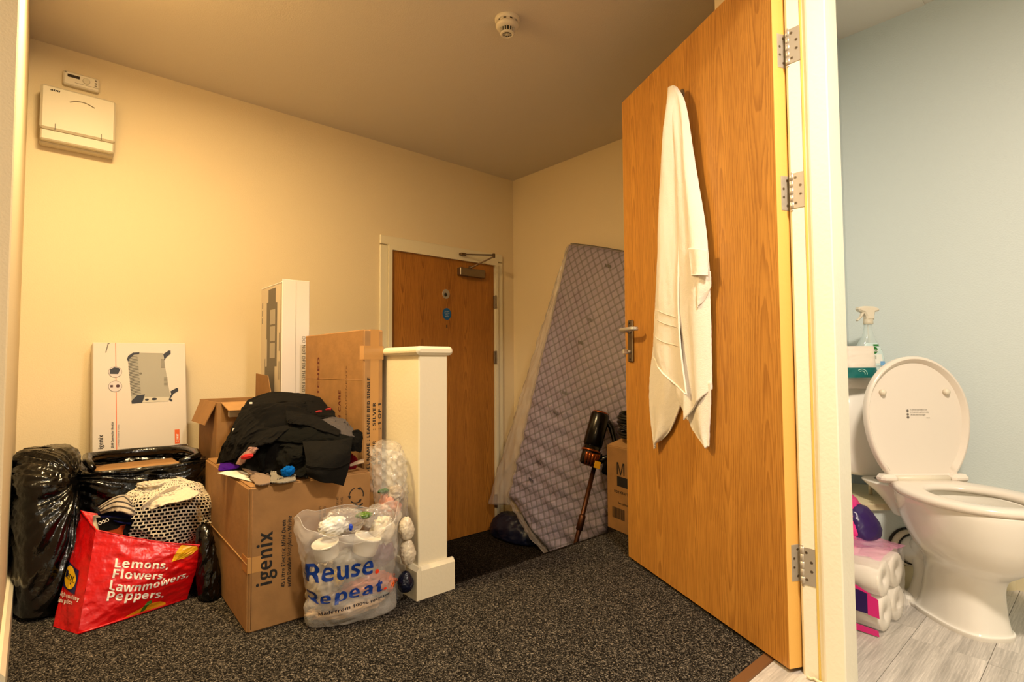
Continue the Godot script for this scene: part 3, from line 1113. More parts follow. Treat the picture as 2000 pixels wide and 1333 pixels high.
func oven_box() -> void:
	# local origin: foot of the vertical edge nearest the camera; the box runs to -x and -z
	var t := thing("oven_box", "large brown cardboard box under the heap of black clothes", "box", Vector3(-1.894, 0, -0.534), -0.04)
	var X := 0.722
	var Y := 0.464
	var Z := 0.42
	part("body", span(Vector3(-X, 0, -Z), Vector3(0, Y, -0.004), 0.004), M.kraft, t)
	# the end towards the bags is closed by two flaps that meet half way up
	part("flap", span(Vector3(-X + 0.003, 0.003, -0.004), Vector3(-0.003, 0.211, 0.001), 0.002), M.kraft, t)
	part("flap", span(Vector3(-X + 0.003, 0.2185, -0.004), Vector3(-0.003, Y - 0.003, 0.001), 0.002), M.kraft, t)
	part("flap_edge", tube(st(), [Vector3(-X + 0.004, 0.2185, 0.0012), Vector3(-X * 0.5, 0.2195, 0.002), Vector3(-0.004, 0.2185, 0.0012)], 0.0022, 8), M.kraft_pale, t)
	part("tape", bx(Vector3(0.06, 0.05, 0.0008), 0.0, Vector3(-0.035, 0.215, 0.0016)), M.tape, t)
	part("tape", span(Vector3(-0.004, 0.19, -0.05), Vector3(0.0006, 0.24, 0.0012), 0.0), M.tape, t)
	part("crease", tube(st(), [Vector3(0.0002, 0.01, -0.012), Vector3(0.0004, 0.23, -0.011), Vector3(0.0002, 0.455, -0.012)], 0.0012, 6), M.kraft_dark, t)
	# lid: two long flaps folded flat, a strip of tape along the front edge
	part("lid_flap", span(Vector3(-X + 0.004, Y, -Z + 0.003), Vector3(-0.004, Y + 0.0035, -Z * 0.5 - 0.001), 0.0015), M.kraft, t)
	part("lid_flap", span(Vector3(-X + 0.004, Y, -Z * 0.5 + 0.001), Vector3(-0.004, Y + 0.0035, -0.006), 0.0015), M.kraft, t)
	var P := 0.0008
	var pr := label(part("print", words("igenix", 0.046, true, false, 0.172), M.black_print, t, Transform3D(UP_ON_X, Vector3(P, 0.142, -0.076))), "bold black name and two lines of black lettering")
	ink("45 Litre Electric Mini Oven", 0.0125, 0.222, M.black_print, pr, Basis(), Vector3(-0.022, -0.041, 0), true)
	ink("with Double Hotplates White", 0.0125, 0.236, M.black_print, pr, Basis(), Vector3(-0.026, -0.060, 0), true)
	ink("0432-6431", 0.008, 0.046, M.black_print, pr, Basis(), Vector3(0.178, -0.160, 0))
	ink("DATE 0420", 0.008, 0.040, M.black_print, pr, Basis(), Vector3(0.182, -0.176, 0))
	ink("N.W. 14.5 KG", 0.008, 0.052, M.black_print, pr, Basis(), Vector3(0.196, -0.222, 0))
	ink("G.W. 16 KG", 0.008, 0.046, M.black_print, pr, Basis(), Vector3(0.198, -0.238, 0))
	ink("UK", 0.030, 0.045, M.black_print, pr, Basis(), Vector3(0.168, -0.315, 0), true)
	# recycling mark: three bent arrows chasing round
	var rs := st(false)
	for k in 3:
		var pts := PackedVector2Array()
		var a0 := TAU * k / 3.0 + 0.25
		for i in 7:
			var a := a0 + 1.25 * i / 6.0
			pts.append(Vector2(cos(a), sin(a)) * 0.0295)
		pts.append(Vector2(cos(a0 + 1.30), sin(a0 + 1.30)) * 0.033)
		pts.append(Vector2(cos(a0 + 1.72), sin(a0 + 1.72)) * 0.026)
		pts.append(Vector2(cos(a0 + 1.30), sin(a0 + 1.30)) * 0.0205)
		for i in range(6, -1, -1):
			var a := a0 + 1.25 * i / 6.0
			pts.append(Vector2(cos(a), sin(a)) * 0.0255)
		slab(rs, pts, 0.0004, Transform3D(UP_ON_X, Vector3(0.0003, 0.385, -0.365)))
	part("recycling_mark", rs, M.black_print, t)


func bed_box() -> void:
	var t := thing("bed_box", "tall flat brown box lettered LEANNE BED SINGLE against half wall", "box", Vector3(-2.004, 0, -0.986))
	var H := 1.006
	part("body", span(Vector3(-0.62, 0, -0.085), Vector3(-0.003, H, 0), 0.004), M.kraft, t)
	var e := part("end_flap", span(Vector3(-0.003, 0.004, -0.082), Vector3(0.001, H - 0.004, -0.003), 0.0015), M.kraft_pale, t)
	part("tape", span(Vector3(-0.02, 0.03, -0.065), Vector3(0.0016, H + 0.0008, -0.028), 0.0), M.tape, t)
	part("tape", span(Vector3(-0.035, 0.885, -0.0858), Vector3(0.002, 0.94, 0.0008), 0.0), M.tape, t)
	var P := 0.0024
	ink("MODEL NAME : LEANNE BED SINGLE", 0.0125, 0.42, M.black_print, e, UP_ON_X, Vector3(P, 0.392, -0.027), true)
	ink("COLOUR", 0.0125, 0.095, M.black_print, e, UP_ON_X, Vector3(P, 0.463, -0.052), true)
	ink(": SILVER", 0.0125, 0.11, M.black_print, e, UP_ON_X, Vector3(P, 0.602, -0.052), true)
	ink("BOX", 0.0125, 0.052, M.black_print, e, UP_ON_X, Vector3(P, 0.463, -0.076), true)
	ink(": 1 OF 1", 0.0125, 0.105, M.black_print, e, UP_ON_X, Vector3(P, 0.602, -0.076), true)
	var red := plain(Color(0.36, 0.10, 0.05), 0.8)
	ink("STRETCHED", 0.022, 0.30, red, t, UP_ON_Z, Vector3(-0.445, 0.60, 0.0008), true)
	ink("HANDLE WITH CARE", 0.022, 0.36, red, t, UP_ON_Z, Vector3(-0.212, 0.395, 0.0008), true)
	ink("THE COMPONENTS", 0.011, 0.30, plain(Color(0.40, 0.25, 0.13), 0.8), t, UP_ON_Z, Vector3(-0.152, 0.56, 0.0008))
	# soft crease across the board
	part("crease", tube(st(), [Vector3(-0.61, 0.80, -0.0004), Vector3(-0.3, 0.803, 0.0002), Vector3(-0.01, 0.802, -0.0004)], 0.0014, 6), M.kraft, t)


func tall_box() -> void:
	var t := thing("tall_white_box", "tall narrow white box with a grey picture of the product standing at the wall", "box", Vector3(-2.700, 0, -0.900))
	t.rotation.z = 0.006
	var H := 1.288
	var D := 0.318
	var W := 0.138
	part("body", span(Vector3(-D, 0, -W), Vector3(-0.002, H - 0.02, 0), 0.003), plain(Color(0.76, 0.70, 0.61), 0.5), t)
	part("top_flap", span(Vector3(-D, H - 0.02, -W), Vector3(-0.002, H - 0.012, 0), 0.003), M.white_card, t)
	var e := part("end_panel", span(Vector3(-0.004, 0.003, -W + 0.002), Vector3(0.001, H, -0.002), 0.002), M.white_card, t)
	part("seam", bx(Vector3(0.0012, H - 0.02, 0.0016), 0.0, Vector3(0.0012, H * 0.5, -0.068)), plain(Color(0.62, 0.57, 0.52), 0.7), e)
	ink("DO NOT OPEN THIS END", 0.0155, 0.275, M.grey_print, e, DOWN_ON_X, Vector3(0.0018, 1.008, -0.100))
	# printed picture on the side: a dark stepped shape with pale windows, small lines of print
	var g := st(false)
	var z := Transform3D(Basis(), Vector3(0, 0, 0.0004))
	var shape := PackedVector2Array([Vector2(-0.245, 0.72), Vector2(-0.095, 0.72), Vector2(-0.095, 0.86), Vector2(-0.065, 0.86), Vector2(-0.065, 1.18), Vector2(-0.09, 1.18), Vector2(-0.09, 1.255), Vector2(-0.20, 1.255), Vector2(-0.20, 1.19), Vector2(-0.225, 1.19), Vector2(-0.225, 0.90), Vector2(-0.245, 0.90)])
	slab(g, shape, 0.0003, z)
	var pic := part("picture", g, plain(Color(0.38, 0.35, 0.31), 0.55), t)
	for k in 3:
		var y := 1.11 - 0.085 * k
		part("picture_window", bx(Vector3(0.075, 0.075, 0.0006), 0.0, Vector3(-0.130, y, 0.0010)), plain(Color(0.62, 0.58, 0.52), 0.5), pic)
	part("picture_window", bx(Vector3(0.02, 0.14, 0.0006), 0.0, Vector3(-0.225, 0.93, 0.0010)), plain(Color(0.75, 0.70, 0.62), 0.5), pic)
	for k in 3:
		part("picture_text", bx(Vector3(0.012, 0.03, 0.0006), 0.0, Vector3(-0.292, 1.18 - 0.04 * k, 0.0006)), M.grey_print, pic)
	for k in 2:
		part("picture_text", bx(Vector3(0.006, 0.09, 0.0006), 0.0, Vector3(-0.03, 0.98 - 0.14 * k, 0.0006)), M.grey_print, pic)
	part("picture_edge", bx(Vector3(0.006, H - 0.03, 0.0006), 0.0, Vector3(-0.008, H * 0.5, 0.0006)), plain(Color(0.30, 0.26, 0.24), 0.6), pic)


func open_box() -> void:
	var t := thing("open_box", "open brown cardboard box with upright flaps behind the clothes heap", "box", Vector3(-2.86, 0, -0.745))
	var hx := 0.17
	var hz := 0.125
	var H := 0.70
	var w := 0.004
	part("side", span(Vector3(hx - w, 0, -hz), Vector3(hx, H, hz), 0.001), M.kraft, t)
	part("side", span(Vector3(-hx, 0, -hz), Vector3(-hx + w, H, hz), 0.001), M.kraft, t)
	part("side", span(Vector3(-hx + w, 0, hz - w), Vector3(hx - w, H, hz), 0.001), M.kraft, t)
	part("side", span(Vector3(-hx + w, 0, -hz), Vector3(hx - w, H, -hz + w), 0.001), M.kraft, t)
	part("bottom", span(Vector3(-hx + w, 0.0, -hz + w), Vector3(hx - w, w, hz - w), 0.0), M.kraft_dark, t)
	var f := st(false)
	slab(f, PackedVector2Array([Vector2(-0.155, 0), Vector2(0.10, 0), Vector2(0.07, 0.115), Vector2(-0.11, 0.125)]), w, Transform3D(Basis(Vector3.RIGHT, 0.10), Vector3(0.03, H, -hz)))
	part("flap", f, M.kraft, t)
	f = st(false)
	slab(f, PackedVector2Array([Vector2(-0.11, 0), Vector2(0.11, 0), Vector2(0.10, 0.10), Vector2(-0.10, 0.10)]), w, Transform3D(Basis(Vector3.UP, PI / 2) * Basis(Vector3.RIGHT, 1.9), Vector3(hx - w, H, 0)))
	part("flap", f, M.kraft_pale, t)
	f = st(false)
	slab(f, PackedVector2Array([Vector2(-0.15, 0), Vector2(0.15, 0), Vector2(0.13, 0.11), Vector2(-0.13, 0.11)]), w, Transform3D(Basis(Vector3.RIGHT, 2.75), Vector3(0, H, hz)))
	part("flap", f, M.kraft, t)
	var p := tag(part("white_packaging", bx(Vector3(0.15, 0.06, 0.10), 0.02, Vector3(-2.76, 0.645, -0.70)), M.white_plastic), "white plastic item showing in the open brown box", "packaging")
	p.position = Vector3.ZERO


func heater_box() -> void:
	# leans with its back against the wall, standing on the black bags
	var o := Vector3(-3.110, 0.470, -0.398)
	var lean := 0.12
	var t := thing("heater_box", "white box with a picture of a convector heater leaning above black bags", "box", o)
	t.basis = Basis(Vector3(0, 0, 1), lean) * Basis(Vector3.RIGHT, 0.012)
	var W := 0.376
	var H := 0.512
	var D := 0.115
	part("body", span(Vector3(-D, 0, -W / 2), Vector3(0, H, W / 2), 0.003), M.printed_white, t)
	part("bottom_flap", span(Vector3(-D + 0.01, -0.004, -W / 2 - 0.004), Vector3(-0.006, 0.002, W / 2 - 0.03), 0.001), M.white_card, t)
	# the face: x to the right (-z), y up
	var F := Basis(Vector3(0, 0, -1), Vector3.UP, Vector3.RIGHT)
	var at_ := func(x: float, y: float, lift := 0.0006) -> Transform3D: return Transform3D(F, Vector3(lift, H * y, W * (0.5 - x)))
	var org := plain(Color(0.86, 0.36, 0.05), 0.45)
	part("orange_line", bx(Vector3(0.0006, H * 0.998, 0.0028), 0.0, Vector3(0.0004, H * 0.5, W * (0.5 - 0.235)), Basis(Vector3.RIGHT, 0.006)), org, t)
	part("orange_label", bx(Vector3(0.0006, H * 0.135, W * 0.055), 0.0, Vector3(0.0005, H * 0.085, W * (0.5 - 0.885))), org, t)
	var up := Basis(Vector3(0, 1, 0), Vector3(0, 0, 1), Vector3(1, 0, 0))
	part("lettering", words("igenix", 0.0165, true, false, H * 0.125), M.black_print, t, Transform3D(up, Vector3(0.0008, H * 0.035, W * (0.5 - 0.105))))
	part("lettering", words("2kW Convector Heater", 0.0092, true, false, H * 0.235), M.black_print, t, Transform3D(up, Vector3(0.0008, H * 0.035, W * (0.5 - 0.208))))
	part("lettering", words("24 Hour Timer & Turbo", 0.0055, false, false, H * 0.20), M.grey_print, t, Transform3D(up, Vector3(0.0008, H * 0.04, W * (0.5 - 0.265))))
	part("lettering", words("2 year", 0.011, true, false, H * 0.075), M.white_print, t, Transform3D(up, Vector3(0.0012, H * 0.035, W * (0.5 - 0.900))))
	# the picture of the heater, lying on its side as the box does
	var pc := part("picture", slab(st(false), poly([0.36, 0.855, 0.40, 0.895, 0.47, 0.905, 0.735, 0.90, 0.815, 0.47, 0.79, 0.43, 0.395, 0.43], W, H), 0.0004, at_.call(0, 0)), plain(Color(0.62, 0.60, 0.54), 0.4), t)
	var dk := plain(Color(0.09, 0.08, 0.10), 0.4)
	var bk := st(false)
	slab(bk, poly([0.345, 0.84, 0.36, 0.875, 0.41, 0.905, 0.48, 0.908, 0.475, 0.89, 0.42, 0.885, 0.375, 0.85, 0.36, 0.82], W, H), 0.0004, at_.call(0, 0, 0.0012))
	slab(bk, poly([0.395, 0.425, 0.39, 0.45, 0.45, 0.50, 0.535, 0.505, 0.505, 0.43], W, H), 0.0004, at_.call(0, 0, 0.0012))
	slab(bk, poly([0.74, 0.89, 0.80, 0.925, 0.825, 0.925, 0.825, 0.895, 0.775, 0.86, 0.752, 0.83], W, H), 0.0004, at_.call(0, 0, 0.0012))
	slab(bk, poly([0.815, 0.525, 0.885, 0.555, 0.905, 0.55, 0.905, 0.525, 0.85, 0.50, 0.815, 0.455, 0.838, 0.44, 0.825, 0.425, 0.795, 0.445, 0.825, 0.50], W, H), 0.0004, at_.call(0, 0, 0.0012))
	part("picture_dark_trim", bk, dk, pc).set_meta("kind", "stuff")
	var sl := st(false)
	for k in 26:
		var y := 0.868 - 0.0142 * k
		var x := 0.352 + 0.0014 * k
		slab(sl, poly([x, y - 0.014, x + 0.05, y - 0.004, x + 0.105, y + 0.002, x + 0.105, y + 0.006, x + 0.05, y + 0.0015, x, y - 0.008], W, H), 0.0003, at_.call(0, 0, 0.0011))
	part("picture_slots", sl, plain(Color(0.24, 0.22, 0.19), 0.5), pc).set_meta("kind", "stuff")
	var en := st(false)
	slab(en, poly([0.505, 0.43, 0.535, 0.48, 0.815, 0.47, 0.79, 0.43], W, H), 0.0003, at_.call(0, 0, 0.0010))
	part("picture_end_panel", en, plain(Color(0.78, 0.75, 0.68), 0.4), pc)
	var kn := st(false)
	slab(kn, oval(0.555 * W, 0.455 * H, 0.008, 0.005, 14), 0.0003, at_.call(0, 0, 0.0014))
	slab(kn, oval(0.635 * W, 0.458 * H, 0.012, 0.006, 18), 0.0003, at_.call(0, 0, 0.0014))
	part("picture_knobs", kn, dk, pc)
	var gr := st(false)
	for k in 7:
		slab(gr, poly([0.715, 0.84 - 0.013 * k, 0.755, 0.84 - 0.013 * k, 0.755, 0.834 - 0.013 * k, 0.715, 0.834 - 0.013 * k], W, H), 0.0003, at_.call(0, 0, 0.0011))
		slab(gr, poly([0.745, 0.66 - 0.013 * k, 0.785, 0.66 - 0.013 * k, 0.785, 0.654 - 0.013 * k, 0.745, 0.654 - 0.013 * k], W, H), 0.0003, at_.call(0, 0, 0.0011))
	part("picture_grille", gr, plain(Color(0.42, 0.40, 0.35), 0.5), pc).set_meta("kind", "stuff")
	part("picture_badge", slab(st(false), oval(0.49 * W, 0.705 * H, 0.006, 0.005, 14), 0.0003, at_.call(0, 0, 0.0011)), plain(Color(0.42, 0.40, 0.35), 0.5), pc)
	# two round detail pictures on the orange line
	for k in 2:
		var y := 0.725 if k == 0 else 0.592
		var ring := part("round_picture", slab(st(false), oval(0.225 * W, y * H, 0.0262, 0.0262, 36), 0.0004, at_.call(0, 0, 0.0009)), plain(Color(0.50, 0.46, 0.44), 0.5), t)
		part("picture_ground", slab(st(false), oval(0.225 * W, y * H, 0.0245, 0.0245, 36), 0.0004, at_.call(0, 0, 0.0014)), plain(Color(0.80, 0.76, 0.76), 0.5), ring)
		var dt := st(false)
		if k == 0:
			slab(dt, poly([0.168, 0.708, 0.172, 0.748, 0.215, 0.768, 0.262, 0.762, 0.275, 0.745, 0.255, 0.705], W, H), 0.0003, at_.call(0, 0, 0.0019))
		else:
			slab(dt, poly([0.175, 0.583, 0.175, 0.605, 0.202, 0.605, 0.202, 0.583], W, H), 0.0003, at_.call(0, 0, 0.0019))
			slab(dt, oval(0.252 * W, 0.594 * H, 0.0075, 0.0075, 20), 0.0003, at_.call(0, 0, 0.0019))
		part("picture_detail", dt, dk if k == 0 else plain(Color(0.25, 0.08, 0.08), 0.5), ring)
	# a small scribbled mark near the top edge
	var mk := st(false)
	slab(mk, poly([0.125, 0.905, 0.135, 0.905, 0.158, 0.985, 0.172, 0.990, 0.172, 0.995, 0.150, 0.993], W, H), 0.0003, at_.call(0, 0, 0.0008))
	part("printed_mark", mk, M.grey_print, t)


func poly(xy: Array, w: float, h: float) -> PackedVector2Array:
	var o := PackedVector2Array()
	for k in range(0, xy.size(), 2):
		o.append(Vector2(xy[k] * w, xy[k + 1] * h))
	return o


func corner_box() -> void:
	# local origin: foot of its left front edge
	var t := thing("small_brown_box", "small brown box with a big M and a barcode behind the open door", "box", Vector3(-1.836, 0, -2.297), -0.262)
	var W := 0.30
	var H := 0.430
	var D := 0.26
	part("body", span(Vector3(0, 0.001, -D), Vector3(W, H, 0), 0.003), M.kraft, t)
	var f := st(false)
	slab(f, PackedVector2Array([Vector2(0.005, 0), Vector2(W - 0.005, 0), Vector2(W - 0.02, 0.11), Vector2(0.02, 0.11)]), 0.004, Transform3D(Basis(Vector3.RIGHT, -1.25), Vector3(0, H, -0.004)))
	part("flap", f, M.kraft_pale, t)
	ink("M", 0.064, 0.062, M.black_print, t, ALONG_Z, Vector3(0.086, 0.290, 0.0008))
	part("dark_panel", bx(Vector3(0.10, 0.050, 0.0008), 0.0, Vector3(0.137, 0.258, 0.0006)), M.black_print, t)
	ink("RO2 KRAFT", 0.013, 0.115, M.black_print, t, ALONG_Z, Vector3(0.062, 0.196, 0.0008), true)
	ink("for coffee", 0.011, 0.075, M.black_print, t, ALONG_Z, Vector3(0.094, 0.142, 0.0008), true)
	var b := st(false)
	var x := 0.045
	var rg := RandomNumberGenerator.new()
	rg.seed = 2
	while x < 0.145:
		var w := 0.0012 + 0.0030 * rg.randf()
		box(b, Vector3(x + w * 0.5, 0.092, 0.0005), Vector3(w, 0.055, 0.0006))
		x += w + 0.0014 + 0.0022 * rg.randf()
	part("barcode", b, M.black_print, t)
	# a coiled black cable and its plug lying on the box
	var c := thing("cable_coil", "loosely coiled black cable on top of the small brown box", "cable", t.transform * Vector3(0.15, H + 0.11, -0.11))
	for k in 7:
		var ring := []
		var tilt := Basis(Vector3(0.3, 0, 1).normalized(), -0.12 + 0.05 * sin(k * 2.1)) * Basis(Vector3.UP, k * 0.13)
		for i in 33:
			var a := TAU * i / 32.0
			ring.append(tilt * Vector3((0.115 + 0.006 * sin(k * 1.7)) * cos(a), -0.058 + 0.018 * k + 0.006 * sin(a * 2 + k), (0.085 + 0.006 * cos(k * 2.3)) * sin(a)))
		part("loop", tube(st(), ring, 0.0085, 8, false), plain(Color(0.025, 0.023, 0.024), 0.35), c)
	part("plug", bx(Vector3(0.045, 0.05, 0.03), 0.01, Vector3(-0.01, 0.088, 0.02)), plain(Color(0.025, 0.023, 0.024), 0.35), c)


# ---------------------------------------------------------------- bags on the floor
# a soft closed or open bag: rings of [y, centre x, centre z, half width x, half width z, squareness] from the ground up, creased by noise
func sack(rings: Array, amp: float, freq: float, shift: float, nu := 120, nv := 80, fine := 0.22, lift := Vector3.ZERO) -> Callable:
	var rows := []
	for r in rings:
		var row := []
		for i in 16:
			var a := TAU * i / 16.0
			var p: float = r[5]
			row.append(Vector3(r[1] + r[3] * signf(cos(a)) * pow(absf(cos(a)), 2.0 / p), r[0], r[2] + r[4] * signf(sin(a)) * pow(absf(sin(a)), 2.0 / p)))
		rows.append(row)
	var f := net(rows, true)
	var first: float = rings[0][0]
	return func(u: float, v: float) -> Vector3:
		var p: Vector3 = f.call(fposmod(u, 1.0), v)
		var k := clampf(v, 0, 1) * (rings.size() - 1)
		var j := mini(int(k), rings.size() - 2)
		var c := Vector3(lerpf(rings[j][1], rings[j + 1][1], k - j), p.y, lerpf(rings[j][2], rings[j + 1][2], k - j))
		var n := (p - c)
		var reach := n.length()
		n = n / maxf(reach, 1e-4)
		n.y += 0.35
		var q := p + Vector3.ONE * shift
		var warp := Vector3(n3(q, freq * 0.4), n3(q + Vector3.ONE * 5, freq * 0.4), n3(q + Vector3.ONE * 9, freq * 0.4)) * 0.10
		var d := amp * (r3(q + warp, freq) * 0.7 + fine * r3(q * Vector3(1, 0.7, 1) + warp, freq * 2.7))
		if pinch.x < 0.0:   # folds that run together where the bag is drawn in
			var w := p - pinch
			var ang := atan2(w.y, w.z + 0.6 * w.x) * 2.6
			var away := w.length()
			d = 0.45 * d + amp * 0.95 * noise2.get_noise_3d(ang + 0.3 * n3(p, 3.0), away * 1.3, shift) * smoothstep(0.0, 0.12, away)
		d *= minf(1.0, reach / 0.06)
		var o := p + n * d
		o.y = maxf(o.y, first)
		return o


var pinch := Vector3.ZERO


func sack_mesh(rings: Array, amp: float, freq: float, shift: float, nu := 120, nv := 80, fine := 0.22) -> SurfaceTool:
	return grid(st(), nu, nv, sack(rings, amp, freq, shift, nu, nv, fine), true)


func build_bags() -> void:
	bin_bags()
	red_bag()
	laundry_bag()
	clear_rubbish()
	print_bag()


func bin_bags() -> void:
	pinch = Vector3(-2.60, 0.44, -0.135)
	var a := thing("bin_bag", "full black bin bag slumped against the wall end, leftmost bag", "bin bag", Vector3.ZERO, 0.0, "black bin bags by the wall")
	part("body", sack_mesh([
		[0.0, -2.79, -0.055, 0.02, 0.02, 2.0], [0.0, -2.79, -0.055, 0.28, 0.080, 3.0], [0.04, -2.79, -0.058, 0.315, 0.092, 3.0], [0.20, -2.79, -0.058, 0.31, 0.092, 3.0], [0.36, -2.80, -0.055, 0.28, 0.090, 3.0],
		[0.45, -2.81, -0.050, 0.25, 0.088, 2.8], [0.505, -2.82, -0.046, 0.20, 0.080, 2.5], [0.535, -2.82, -0.045, 0.10, 0.055, 2.2], [0.545, -2.82, -0.045, 0.02, 0.02, 2.0]], 0.026, 5.0, 0.0, 170, 110), M.black_bag, a)
	# an open black bag pulled over a cardboard box, its mouth rolled round the rim
	var b := thing("bin_bag", "open black bin bag pulled over a cardboard box under the heater box", "bin bag", Vector3.ZERO, 0.0, "black bin bags by the wall")
	part("body", sack_mesh([
		[0.0, -2.83, -0.355, 0.02, 0.02, 2.0], [0.0, -2.83, -0.355, 0.18, 0.19, 3.5], [0.05, -2.83, -0.355, 0.215, 0.215, 3.6], [0.22, -2.83, -0.355, 0.22, 0.222, 3.8], [0.37, -2.83, -0.355, 0.225, 0.220, 4.2],
		[0.425, -2.83, -0.355, 0.225, 0.218, 4.6], [0.450, -2.83, -0.355, 0.215, 0.208, 4.6], [0.453, -2.83, -0.355, 0.20, 0.188, 4.6], [0.435, -2.84, -0.355, 0.185, 0.172, 4.4], [0.415, -2.84, -0.355, 0.182, 0.170, 4.4]],
		0.030, 5.5, 4.4, 180, 120), M.black_bag, b)
	pinch = Vector3.ZERO
	part("rolled_rim", tube(st(), rim_line(), [0.012, 0.016, 0.019, 0.017, 0.020, 0.018, 0.016, 0.018, 0.015, 0.012], 10), M.black_bag, b)
	var c := thing("bagged_box", "cardboard box showing inside the open black bin bag", "box", Vector3(-2.84, 0.02, -0.355))
	part("body", span(Vector3(-0.165, 0, -0.15), Vector3(0.165, 0.410, 0.15), 0.004), M.kraft, c)
	part("flap", bx(Vector3(0.15, 0.004, 0.29), 0.001, Vector3(0.085, 0.417, 0), Basis(Vector3(0, 0, 1), 0.05)), M.kraft_pale, c)
	# a small shiny black bag standing by the oven box
	var k := thing("small_black_bag", "small shiny black bag squeezed between red bag and oven box", "bag")
	part("body", sack_mesh([
		[0.0, -2.32, -0.510, 0.01, 0.01, 2.0], [0.0, -2.32, -0.510, 0.075, 0.028, 2.6], [0.025, -2.32, -0.510, 0.085, 0.034, 2.6], [0.09, -2.325, -0.510, 0.078, 0.034, 2.3], [0.15, -2.33, -0.508, 0.065, 0.030, 2.2],
		[0.21, -2.34, -0.505, 0.045, 0.026, 2.0], [0.245, -2.35, -0.505, 0.03, 0.02, 2.0], [0.26, -2.35, -0.505, 0.008, 0.008, 2.0]], 0.016, 11.0, 8.0, 70, 60), M.black_bag, k)


func rim_line() -> Array:
	var o := []
	for q in [[-2.63, 0.475, -0.18], [-2.76, 0.482, -0.172], [-2.90, 0.482, -0.18], [-2.985, 0.475, -0.25], [-3.0, 0.472, -0.36], [-2.985, 0.472, -0.49], [-2.90, 0.474, -0.545], [-2.76, 0.478, -0.553], [-2.65, 0.476, -0.54], [-2.625, 0.462, -0.47]]:
		o.append(Vector3(q[0], q[1], q[2]))
	return o


var rb := {}


func red_face(u: float, v: float) -> Vector3:   # the printed front of the red bag
	var p: Vector3 = (rb.A as Vector3).lerp(rb.B, u).lerp((rb.A1 as Vector3).lerp(rb.B1, u), v)
	var bulge := 0.032 * sin(PI * clampf(u, 0, 1)) * sin(PI * clampf(v * 0.85 + 0.05, 0, 1))
	var w := 0.006 * n3(Vector3(u * 1.2, v * 1.6, 2.0), 3.0) * minf(1.0, 5.0 * u * (1.0 - u) + 0.2) + 0.003 * r3(Vector3(u * 1.5, v * 4.0, 7.0), 2.0)
	p += rb.n * (bulge + w)
	p.y -= 0.012 * sin(PI * u) * v
	return p


func red_side(u: float, v: float) -> Vector3:   # the gusset with the small print: u from the back edge to the front edge
	var p: Vector3 = (rb.D as Vector3).lerp(rb.A, u).lerp((rb.D1 as Vector3).lerp(rb.A1, u), v)
	return p + rb.m * (0.012 * sin(PI * u) * sin(PI * clampf(v, 0, 1)) + 0.004 * n3(Vector3(u, v * 2.0, 5.0), 2.5))


